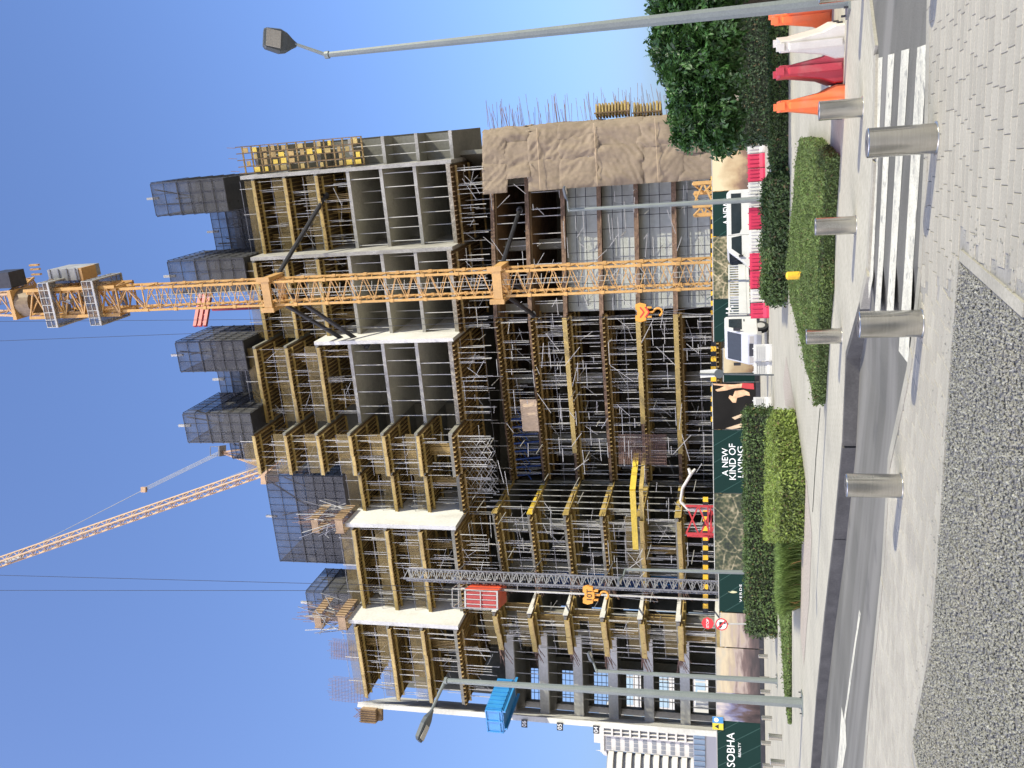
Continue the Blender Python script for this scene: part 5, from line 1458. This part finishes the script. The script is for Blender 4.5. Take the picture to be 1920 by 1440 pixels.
# loose scaffold tubes, mostly over the lower storeys
tubes('scaffold_tubes', 260, ((-19, 20), (77.2, 79.0), (4, 26)), (.5, 2.6), 'galv', 'loose grey scaffold tubes crossing the open storeys')
# hazard striped rail above the hoardings
for (y0, y1, x) in ((1150, 932, 1323), (800, 640, 1338), (600, 330, 1338)):
    t = thing('hazard_rail', {1150: 'black and yellow striped rail at the first floor beside the hoist', 800: 'black and yellow striped rail above the set back gateway panels', 600: 'black and yellow striped rail at the foot of the bare grey wall'}[y0], 'rail', at(x, (y0 + y1) / 2, 74.5))
    n = int(abs(y0 - y1) / 9)
    for i in range(n):
        a, b = at(x, y0 + (y1 - y0) * i / n, 74.5), at(x, y0 + (y1 - y0) * (i + 1) / n, 74.5)
        part('stripe', MB().obox((a[0], 74.5, a[2] - .2), (b[0] - a[0], 0, b[2] - a[2]), (0, .1, 0), (0, 0, .42)), 'bollard_yellow' if i % 2 else 'black', t)

# ================================================================== CRANES
def lattice(mb, corners0, corners1, n, chord, brace, zig=True, horiz=True):
    """four-chord lattice between two squares given by their corners"""
    c0 = [np.array(c, float) for c in corners0]; c1 = [np.array(c, float) for c in corners1]; k = len(c0)
    for a, b in zip(c0, c1): mb.bar(a, b, chord)
    for s in range(n):
        f0, f1, fm = s / n, (s + 1) / n, (s + .5) / n
        for i in range(k):
            a, b = c0[i], c1[i]; c, d = c0[(i + 1) % k], c1[(i + 1) % k]
            P = lambda q, w, f: q + (w - q) * f
            if horiz: mb.bar(P(a, b, f0), P(c, d, f0), brace)
            if zig:
                mb.bar(P(a, b, f0), P(c, d, fm), brace); mb.bar(P(c, d, fm), P(a, b, f1), brace)
            else:
                mb.bar(P(a, b, f0), P(c, d, f1), brace)
    return mb
def square(c, h, ang):
    c = np.array(c, float)
    return [c + np.array((math.cos(ang + q) * h, math.sin(ang + q) * h, 0)) for q in (math.pi / 4, 3 * math.pi / 4, 5 * math.pi / 4, 7 * math.pi / 4)]
CY = 71.0
mb_ = at(1340, 511, CY); mt_ = at(520, 547, CY)
cx = float((mb_[0] + mt_[0]) / 2)
ca = -TA
crane = thing('tower_crane', 'tall orange yellow lattice tower crane mast tied to the tower', 'crane', (cx, CY, 0))
half = 1.02
sec_h = 3.0
z_top = zz(232, 560, CY); nsec = int(z_top / sec_h)
one = MB()
sq0 = square((0, 0, 0), half * math.sqrt(2), ca); sq1 = square((0, 0, sec_h), half * math.sqrt(2), ca)
lattice(one, sq0, sq1, 2, .19, .07, horiz=False)
for c in sq1: one.obox(c - np.array((.14, .14, .3)), (.28, 0, 0), (0, .28, 0), (0, 0, .3))
sec = one.mesh('mast_section'); sec.materials.append(MATS['crane_yellow'])
lad = MB()
for q in (-.2, .2): lad.bar((q, .3, 0), (q, .3, sec_h), .05)
for i in range(9): lad.bar((-.2, .3, .2 + i * .33), (.2, .3, .2 + i * .33), .035)
for i in range(2):
    lad.bar((-.2 + .0, .0, .8 + i * 1.2), (.55, .0, .8 + i * 1.2), .04)
ladm = lad.mesh('ladder'); ladm.materials.append(MATS['galv'])
for i in range(nsec):
    s = put('mast_section', sec, None, crane, (0, 0, i * sec_h))
    put('ladder', ladm, None, s)
part('foot', MB().box(cx - 2, cx + 2, CY - 2, CY + 2, 0, .5), 'concrete', crane)
def collar(zc, nm):
    c = np.array((cx, CY, zc)); h = half + .34
    E1 = np.array((math.cos(ca), math.sin(ca), 0)); E2 = np.array((-math.sin(ca), math.cos(ca), 0))
    mb = MB()
    for s in (-1, 1):
        mb.obox(c - E1 * h + E2 * (s * h - .18), E1 * 2 * h, E2 * .3, UZ * .75)
        mb.obox(c - E2 * h + E1 * (s * h - .18), E2 * 2 * h, E1 * .3, UZ * .75)
    part('tie_collar', mb, 'crane_yellow', crane)
    for s in (-1, 1):
        part('collar_rib', MB().obox(c + E1 * (s * h - .2) - E2 * (h + .24) - UZ * .12, E1 * .4, E2 * .2, UZ * 1.24), 'crane_yellow', crane)
    return c + UZ * .5, E1, E2, h
for (xv, ends) in ((513, ((612, 365, 77.2), (650, 640, 77.5), (690, 650, 78.0))), (938, ((975, 392, 78.4), (1000, 590, 79.2), (985, 545, 79.0)))):
    c, E1, E2, h = collar(zz(xv, 545 if xv < 600 else 528, CY) - .5, '')
    starts = [c + E1 * h + E2 * h, c - E1 * h + E2 * h, c + E2 * h]
    for a, (px, py, Yq) in zip(starts, ends):
        b = at(px, py, Yq)
        part('tie_strut', MB().tube(a, b, .20, n=8), 'dark_steel', crane)
        part('strut_shoe', MB().tube(b - (b - a) * .03, b + (b - a) * .005, .32, n=8), 'dark_steel', crane)
# climbing cage and top
zc0, zc1 = zz(238, 560, CY), zz(70, 565, CY)
cg = MB(); lattice(cg, square((cx, CY, zc0), (half + .28) * 1.414, ca), square((cx, CY, zc1), (half + .28) * 1.414, ca), 5, .28, .13)
part('climbing_cage', cg, 'crane_yellow', crane)
up = MB(); lattice(up, square((cx, CY, nsec * sec_h), half * 1.414, ca), square((cx, CY, zc1), half * 1.414, ca), 4, .24, .1)
part('mast_top', up, 'crane_yellow', crane)
def gallery(z, w, nm):
    E1 = np.array((math.cos(ca), math.sin(ca), 0)); E2 = np.array((-math.sin(ca), math.cos(ca), 0)); c = np.array((cx, CY, z))
    pl = MB()
    for s in (-1, 1):
        pl.obox(c - E1 * w + E2 * (s * (w - .3) - .3), E1 * 2 * w, E2 * .6, UZ * .05)
        pl.obox(c - E2 * (w - .6) + E1 * (s * (w - .3) - .3), E2 * (2 * w - 1.2), E1 * .6, UZ * .05)
    g = part('gallery_deck', pl, 'deck_grating', crane)
    rl = MB(); cs = [c + E1 * a * w + E2 * b * w for a, b in ((-1, -1), (1, -1), (1, 1), (-1, 1))]
    for i in range(4):
        a, b = cs[i], cs[(i + 1) % 4]
        for hgt in (.55, 1.1): rl.bar(a + UZ * hgt, b + UZ * hgt, .06)
        for q in range(6): rl.bar(a + (b - a) * q / 6, a + (b - a) * q / 6 + UZ * 1.1, .06)
        rl.bar(a, b, .12, .2)
    part('gallery_rail', rl, 'galv', g)
    part('rail_mesh', MB().obox(cs[0] + UZ * .1, cs[1] - cs[0], E2 * .02, UZ * 1.0).obox(cs[1] + UZ * .1, cs[2] - cs[1], E1 * .02, UZ * 1.0), 'screen_open', g)
gallery(zz(208, 560, CY), 2.05, '')
gallery(zz(128, 562, CY), 2.1, '')
E1 = np.array((math.cos(ca), math.sin(ca), 0)); E2 = np.array((-math.sin(ca), math.cos(ca), 0))
c = np.array((cx, CY, zc1))
part('slewing_ring', MB().tube(c, c + UZ * 1.5, 1.25, 1.35, 24), 'machine_brown', crane)
part('turntable', MB().obox(c + UZ * 1.5 - E1 * 1.4 - E2 * 1.4, E1 * 2.8, E2 * 2.8, UZ * .4), 'crane_yellow', crane)
tw = MB(); lattice(tw, square(c + UZ * 2.0, 1.5, ca), square(c + UZ * 12, .8, ca), 4, .2, .1)
part('tower_head', tw, 'crane_pale', crane)
cj = MB(); d = E1 * .35 + E2 * .94
a0 = c + UZ * 2.0
lattice(cj, [a0 - np.cross(d, UZ) * 1.0, a0 + np.cross(d, UZ) * 1.0, a0 + np.cross(d, UZ) * 1.0 + UZ * 1.0, a0 - np.cross(d, UZ) * 1.0 + UZ * 1.0],
        [a0 - np.cross(d, UZ) * 1.0 + d * 3, a0 + np.cross(d, UZ) * 1.0 + d * 3, a0 + np.cross(d, UZ) * 1.0 + UZ * 1.0 + d * 3, a0 - np.cross(d, UZ) * 1.0 + UZ * 1.0 + d * 3], 6, .18, .09)
part('counter_jib', cj, 'crane_yellow', crane)
part('winch_house', MB().obox(at(150, 525, CY - .5), E1 * 1.1, E2 * 3.0, UZ * 3.4), 'machine_grey', crane)
for q in range(4): part('winch_house_rail', MB().obox(at(150, 525, CY - .5) - E2 * .08 + UZ * (.2 + q * .95), E1 * 1.15, E2 * .07, UZ * .12), 'scaf_dark', crane)
part('winch_frame', MB().obox(at(160, 540, CY - .2), E1 * 1.9, E2 * 2.0, UZ * .3), 'crane_yellow', crane)
for q in range(16):   # ladders, cable trays and motors crowded round the slewing gear
    a = c + E1 * random.uniform(-1.7, 1.9) + E2 * random.uniform(-1.6, 1.6) + UZ * random.uniform(-6, 2)
    part('motor_box', MB().obox(a, E1 * random.uniform(.2, .7), E2 * random.uniform(.2, .7), UZ * random.uniform(.2, .8)), random.choice(('machine_grey', 'machine_brown', 'scaf_dark')), crane)
    part('cable_tray', MB().bar(a, a + E1 * random.uniform(-.5, .5) + UZ * random.uniform(1, 3), .07), 'scaf_dark', crane)
part('operator_cab', MB().obox(at(22, 540, CY - 1.5), E1 * 1.5, E2 * 2.0, UZ * 2.1), 'dark_steel', crane)
for q in (.0, .5, .9): part('rope_sheave_frame', MB().obox(at(75, 516, CY) + E1 * q, E1 * .16, E2 * .3, UZ * 1.0 ), 'crane_yellow', crane)

# slanting luffing crane behind the tower
def luffing():
    Yq = 104.0
    a, b = at(492, 884, Yq), at(-30, 1064, Yq - 6)
    t = thing('luffing_crane', 'pale orange luffing crane with slanting lattice jib behind the tower', 'crane', (a[0] + 1, Yq, 0))
    d = (b - a) / np.linalg.norm(b - a); s = np.cross(d, (0, 1, 0)); s /= np.linalg.norm(s); w = .62
    dp = np.cross(d, s)
    mb = MB(); lattice(mb, [a + s * w, a + dp * w, a - s * w, a - dp * w], [b + s * w, b + dp * w, b - s * w, b - dp * w], 22, .16, .075)
    part('jib', mb, 'crane_pale', t)
    part('jib_lamp_box', MB().obox(at(42, 1038, Yq - 5) , s * .5, dp * .5, d * 2.4), 'white_paint', t)
    base = np.array((a[0] + 1, Yq, 0)); top = np.array((a[0] + 1, Yq, a[2] - 1.5))
    m = MB(); lattice(m, square(base, 1.4, .3), square(top, 1.4, .3), 26, .22, .1); part('mast', m, 'crane_pale', t)
    part('slewing_platform', MB().box(a[0] - 1.5, a[0] + 4.5, Yq - 1.5, Yq + 1.5, a[2] - 1.5, a[2] - .6), 'crane_pale', t)
    h = at(414, 848, Yq)
    part('a_frame', MB().bar(a + (.4, .6, 0), h, .22).bar(a + (3.2, -.6, 0), h, .22).bar(a + (3.2, .6, 0), h + (0, .6, 0), .22).bar(a + (2, 0, 0.2), h, .14), 'crane_pale', t)
    part('winch', MB().box(a[0] + 1.2, a[0] + 2.6, Yq - 1, Yq + 1, a[2] - .6, a[2] + 1.0), 'crane_pale', t)
    part('head_platform', MB().box(h[0] - .5, h[0] + .9, Yq - .8, Yq + .8, h[2] - .3, h[2] - .1).bar(h + (-.4, -.7, 0), h + (-.4, -.7, 1.1), .08).bar(h + (.8, -.7, 0), h + (.8, -.7, 1.1), .08).bar(h + (-.4, -.7, 1.1), h + (.8, -.7, 1.1), .08), 'scaf_dark', t)
    k = at(270, 918, Yq - 2)
    part('rope_block', MB().obox(k - (.35, .2, .35), (.7, 0, 0), (0, .4, 0), (0, 0, .7)), 'crane_pale', t)
    for o in (-.16, -.05, .06, .16): part('luffing_rope', MB().bar(h + (o, 0, o), k + (o, 0, o), .045), 'scaf_dark', t)
    part('pendant', MB().bar(k, b + s * .5, .06), 'scaf_dark', t)
    part('hoist_rope', MB().bar(a + (.6, 0, 1.2), b + s * .9, .035), 'scaf_dark', t)
luffing()

# red placing boom behind the crane mast, over the roof
p = at(378, 575, 80)
t = thing('placing_boom', 'red lattice placing boom across the roof behind the crane mast', 'boom', p)
a, b = at(366, 612, 80), at(380, 530, 82)
for o in (0, .55, 1.15): part('red_arm', MB().bar(a - UZ * o, b - UZ * o, .32, .36), 'red_paint', t)
for q in np.linspace(0, 1, 7): part('arm_link', MB().bar(a + (b - a) * q, a + (b - a) * min(1, q + .12) - UZ * 1.15, .12), 'red_paint', t)
part('pedestal', MB().tube((p[0], 82, zk(13)), (p[0], 82, p[2]), .3, n=10), 'red_paint', t)

# hook blocks on their ropes
def hook(x, y, Y, label, txt, ropes, chev=False, w=1.05, h=1.45):
    p = at(x, y, Y)
    t = thing('hook_block', label, 'hook block', p, 0, 'crane hook blocks')
    pr = [(w * a, h * b) for a, b in ((-.5, .1), (-.42, -.36), (-.2, -.36), (-.14, -.5), (.14, -.5), (.2, -.36), (.42, -.36), (.5, .1), (.42, .46), (.17, .46), (.11, .32), (-.11, .32), (-.17, .46), (-.42, .46))]
    n = len(pr); V = [(a, -.22, b) for a, b in pr] + [(a, .22, b) for a, b in pr]
    bd = put('cheek_plate', MB().add(V, [tuple(range(n)), tuple(range(n, 2 * n))[::-1]] + [((i + 1) % n, i, n + i, n + (i + 1) % n) for i in range(n)]).mesh('cheek_plate'), 'hook_orange', t)
    if txt: text(txt, .62, .004, 'lettering', 'black', bd, (0, -.235, -.1))
    if chev:
        for q in (-.3, .1):
            put('chevron', MB().bar((-.4, -.235, q), (0, -.235, q - .3), .1, .01, (0, 1, 0)).bar((0, -.24, q - .3), (.4, -.24, q), .1, .01, (0, 1, 0)).mesh('chevron'), 'sign_red', bd)
    put('shank', MB().tube((0, 0, -h * .5), (0, 0, -h * .5 - .4), .09, n=8).mesh('shank'), 'hook_orange', t)
    hk = MB(); pts = [(0, 0, -h * .5 - .4)] + [(.3 * math.sin(a) , 0, -h * .5 - .75 + .34 * math.cos(a)) for a in np.linspace(.2, 4.4, 10)]
    for a, b in zip(pts[:-1], pts[1:]): hk.tube(a, b, .085, n=7)
    put('hook', hk.mesh('hook'), 'hook_orange', t)
    for s in (-.36, .36): put('lug', MB().box(s - .07, s + .07, -.2, .2, -h * .5 - .28, -h * .42).mesh('lug'), 'hook_orange', t)
    for (xx, yy) in ropes:
        b = at(xx, yy, Y) - p
        put('hoist_rope', MB().bar((0.3 if yy < y else -.3, 0, h * .4), tuple(b), .035).mesh('hoist_rope'), 'dark_steel', t)
    for s in (-.3, .3): put('sling', MB().bar((0, 0, -h * .5 - 1.0), (s * 1.2, .2, -h * .5 - 5), .03).mesh('sling'), 'scaf_dark', t)
    return t
hook(1104, 1115, 70, 'orange hook block marked 10T hanging in front of the hoist', '10T', [(-20, 1078), (-20, 1107)], w=1.5, h=.98)
hook(1203, 586, 69.0, 'orange hook block with red chevrons hanging beside the crane mast', None, [(-20, 603), (-20, 640)], True, w=1.5, h=1.0)

# construction hoist
def hoist():
    Y = 73.0
    a, b = at(1335, 1102, Y), at(755, 1076, Y); x = float((a[0] + b[0]) / 2)
    t = thing('construction_hoist', 'dark grey lattice mast of the construction hoist on the tower front', 'hoist', (x, Y, 0))
    zt = b[2]; n = int(zt / 3)
    one = MB(); lattice(one, square((0, 0, 0), .62, .4), square((0, 0, 3), .62, .4), 4, .11, .06)
    me = one.mesh('mast_section'); me.materials.append(MATS['scaf_dark'])
    for i in range(n): put('mast_section', me, None, t, (0, 0, i * 3))
    part('guide_tube', MB().tube((x - .95, Y - .2, 0), (x - .95, Y - .2, zt * .82), .09, n=8), 'galv', t)
    for z in np.arange(6, zt, 6.6): part('wall_tie', MB().bar((x, Y, z), (x + .4, 81, z), .09).bar((x, Y, z), (x - 1.4, 81, z), .09), 'scaf_dark', t)
    p = at(940, 1138, Y - .6); q = at(878, 1138, Y - .6)
    xr = at(910, 1098, Y)[0]
    c = thing('hoist_cage', 'red hoist cage with grey framed doors part way up the hoist mast', 'hoist cage', (p[0], Y - .6, p[2]))
    w = xr - p[0]; h = q[2] - p[2]
    part('body', MB().box(p[0], xr, Y - 1.6, Y + 1.2, p[2], q[2]), 'cage_red', c)
    fr = MB()
    for s in (0, w - .12): fr.box(p[0] + s, p[0] + s + .12, Y - 1.66, Y - 1.6, p[2], q[2])
    for z in (0, h - .14): fr.box(p[0], xr, Y - 1.68, Y - 1.602, p[2] + z, p[2] + z + .14)
    part('door_frame', fr, 'galv', c)
    part('door', MB().box(p[0] + .2, xr - .2, Y - 1.64, Y - 1.602, p[2] + .2, q[2] - .2), 'cage_dark', c)
    for i in range(1, 4): part('door_bar', MB().box(p[0] + w * i / 4 - .03, p[0] + w * i / 4 + .03, Y - 1.70, Y - 1.645, p[2] + .15, q[2] - .15), 'galv', c)
    part('door_bar', MB().box(p[0] + .1, xr - .1, Y - 1.76, Y - 1.71, p[2] + h * .5, p[2] + h * .5 + .07), 'galv', c)
    for i in range(6): part('side_rib', MB().box(xr, xr + .07, Y - 1.4 + i * .48, Y - 1.3 + i * .48, p[2] + .1, q[2] - .1), 'cage_red', c)
    rf = MB()
    for (u, v) in ((p[0], Y - 1.6), (xr, Y - 1.6), (p[0], Y + 1.2), (xr, Y + 1.2)): rf.bar((u, v, q[2]), (u, v, q[2] + 1.1), .06)
    for z in (.55, 1.1): rf.bar((p[0], Y - 1.6, q[2] + z), (xr, Y - 1.6, q[2] + z), .06).bar((p[0], Y - 1.6, q[2] + z), (p[0], Y + 1.2, q[2] + z), .06).bar((xr, Y - 1.6, q[2] + z), (xr, Y + 1.2, q[2] + z), .06)
    part('roof_rail', rf, 'galv', c)
hoist()

# red lattice base and pipe above the hoardings
a = at(1338, 978, 68.0); tp = at(1288, 978, 68.0)
t = thing('red_lattice_frame', 'crimson lattice frame standing just above the aerial print hoarding', 'frame', (a[0], 68, 0))
mb = MB(); lattice(mb, square((a[0], 68, 0), 1.45, .25), square((a[0], 68, tp[2]), 1.45, .25), 3, .16, .11)
part('lattice', mb, 'red_paint', t)
for z in (.35, .7): part('platform_rail', MB().bar((a[0] - 1.2, 66.9, tp[2] * z), (a[0] + 1.2, 66.9, tp[2] * z), .1), 'red_paint', t)
t = thing('concrete_pipe', 'pale bent concrete delivery pipe beside the red lattice frame', 'pipe', (a[0] + 1, 67.5, 0))
pts = [np.array((at(1330, 950, 67.5)[0], 67.5, 0)), at(1290, 955, 67.5), at(1276, 940, 67.5), at(1280, 915, 67.3), at(1296, 888, 67.0)]
mb = MB()
for p, q in zip(pts[:-1], pts[1:]): mb.tube(p, q, .11, n=8)
part('pipe_run', mb, 'plastic_white', t)
part('nozzle', MB().tube(pts[-1], pts[-1] + (.4, 0, .2), .17, .1, 8).tube(pts[-1], pts[-1] + (.35, 0, -.3), .12, .08, 8), 'plastic_white', t)
# spare yellow mast piece lying upright behind the hoarding
a, b = at(1340, 372, 67), at(1300, 366, 67)
t = thing('spare_mast_section', 'short orange mast section standing behind the hoarding under the hessian', 'crane part', (a[0], 67, 0))
mb = MB(); lattice(mb, square((a[0], 67, 0), 1.25, .2), square((a[0], 67, b[2]), 1.25, .2), 3, .26, .12)
part('lattice', mb, 'crane_yellow', t)

# ================================================================== FAR BUILDINGS
def hotel():
    Y = 190.0
    x0, x1 = at(1200, 1520, Y)[0], at(1200, 1358, Y)[0]; xm = at(1200, 1412, Y)[0]
    z1 = zz(1133, 1390, Y); cx_ = (x0 + x1) / 2
    t = thing('white_hotel', 'tall white hotel with curved balconies far behind the tower', 'building', (cx_, Y, 0))
    part('main_block', MB().box(xm, x1, Y, Y + 22, 0, z1), 'hotel_white', t)
    part('parapet', MB().box(xm - .4, x1 + .3, Y - .4, Y + 22, z1, z1 + .8), 'hotel_white', t)
    part('roof_house', MB().box(xm + 1, x1 - 1.5, Y + 1, Y + 14, z1 + .8, z1 + 2.4), 'hotel_white', t)
    nf = 13; fh = (z1 - 5) / nf; wd = x1 - xm
    wm = MB().box(-.38, .38, -.06, 0, 0, .9).mesh('window'); wm.materials.append(MATS['hotel_shade'])
    wl = MB().box(-.85, .85, -.06, 0, 0, 1.5).mesh('window'); wl.materials.append(MATS['hotel_shade'])
    for f in range(nf):
        z = 5 + f * fh + .5
        for q in (.10, .25, .40): put('window', wm, None, t, (xm + wd * q - cx_, -.002, z))
        put('window', wl, None, t, (xm + wd * .68 - cx_, -.002, z))
        part('balcony', MB().box(xm + wd * .54, xm + wd * .82, Y - .6, Y, z - .55, z - .15), 'hotel_white', t)
        for q in (.55, .68, .81): part('balcony_pier', MB().box(xm + wd * q - .1, xm + wd * q + .1, Y - .5, Y, z - .15, z + 1.6), 'hotel_white', t)
        part('corner_quoin', MB().box(x1 - .2, x1 + .4, Y - .3, Y + 1.0, z - .3, z + .8), 'hotel_white', t)
        mb = MB(); n = 14; V = []
        for i in range(n + 1):
            a = math.pi * i / n; V.append((((x0 + xm) / 2) + (xm - x0) / 2 * math.cos(a), Y + 1 - 4.0 * math.sin(a)))
        mb.prism(V, z - .6, z + .55)
        part('round_balcony', mb, 'hotel_white', t)
    V = []
    for i in range(15):
        a = math.pi * i / 14; V.append((((x0 + xm) / 2) + ((xm - x0) / 2 - .6) * math.cos(a), Y + 1.2 - 3.1 * math.sin(a)))
    part('round_bay', MB().prism(V, 0, z1 - .6), 'hotel_shade', t)
    part('spire_dome', MB().lathe([(1.0, 0), (.9, .6), (.5, 1.1), (.1, 1.5), (.02, 2.6)], 16, (xm - 1.5, Y + 3, z1 - .2)), 'hotel_white', t)
hotel()
Y = 120.0
p0, p1 = at(1318, 1500, Y), at(1318, 1362, Y)
zt, zb = zz(1300, 1400, Y), zz(1322, 1400, Y)
t = thing('glass_canopy', 'pale low building with a long light blue glass front below the hotel', 'building', ((p0[0] + p1[0]) / 2, Y, 0))
part('wall', MB().box(p0[0], p1[0], Y, Y + 14, 0, zt), 'hotel_white', t)
gl = part('glass_front', MB().box(p0[0], p1[0] - .1, Y - .12, Y - .002, zb, zt - .1), 'glass_blue', t)
for q in np.linspace(0, 1, 14): part('mullion', MB().box(p0[0] + (p1[0] - p0[0] - .3) * q, p0[0] + (p1[0] - p0[0] - .3) * q + .08, Y - .2, Y - .125, zb, zt - .1), 'white_paint', gl)
# hazy tower seen through the open frame
Y = 160.0
xa, xb = at(1250, 1345, Y)[0], at(1250, 1230, Y)[0]; z1 = zz(1150, 1290, Y)
t = thing('distant_block', 'pale glass fronted block seen through the open concrete frame', 'building', ((xa + xb) / 2, Y, 0))
part('wall', MB().box(xa, xb, Y, Y + 15, 0, z1), 'hotel_white', t)
wm = MB().box(-1.1, 1.1, -.08, 0, 0, 1.7).mesh('window'); wm.materials.append(MATS['glass_blue'])
for f in range(int(z1 / 3.2)):
    for i in range(5):
        put('window', wm, None, t, ((i - 2) * 2.6, -.003, 1.2 + f * 3.2))
for f in range(int(z1 / 3.2)):
    part('floor_band', MB().box(xa, xb, Y - .2, Y, .2 + f * 3.2, .6 + f * 3.2), 'white_paint', t)
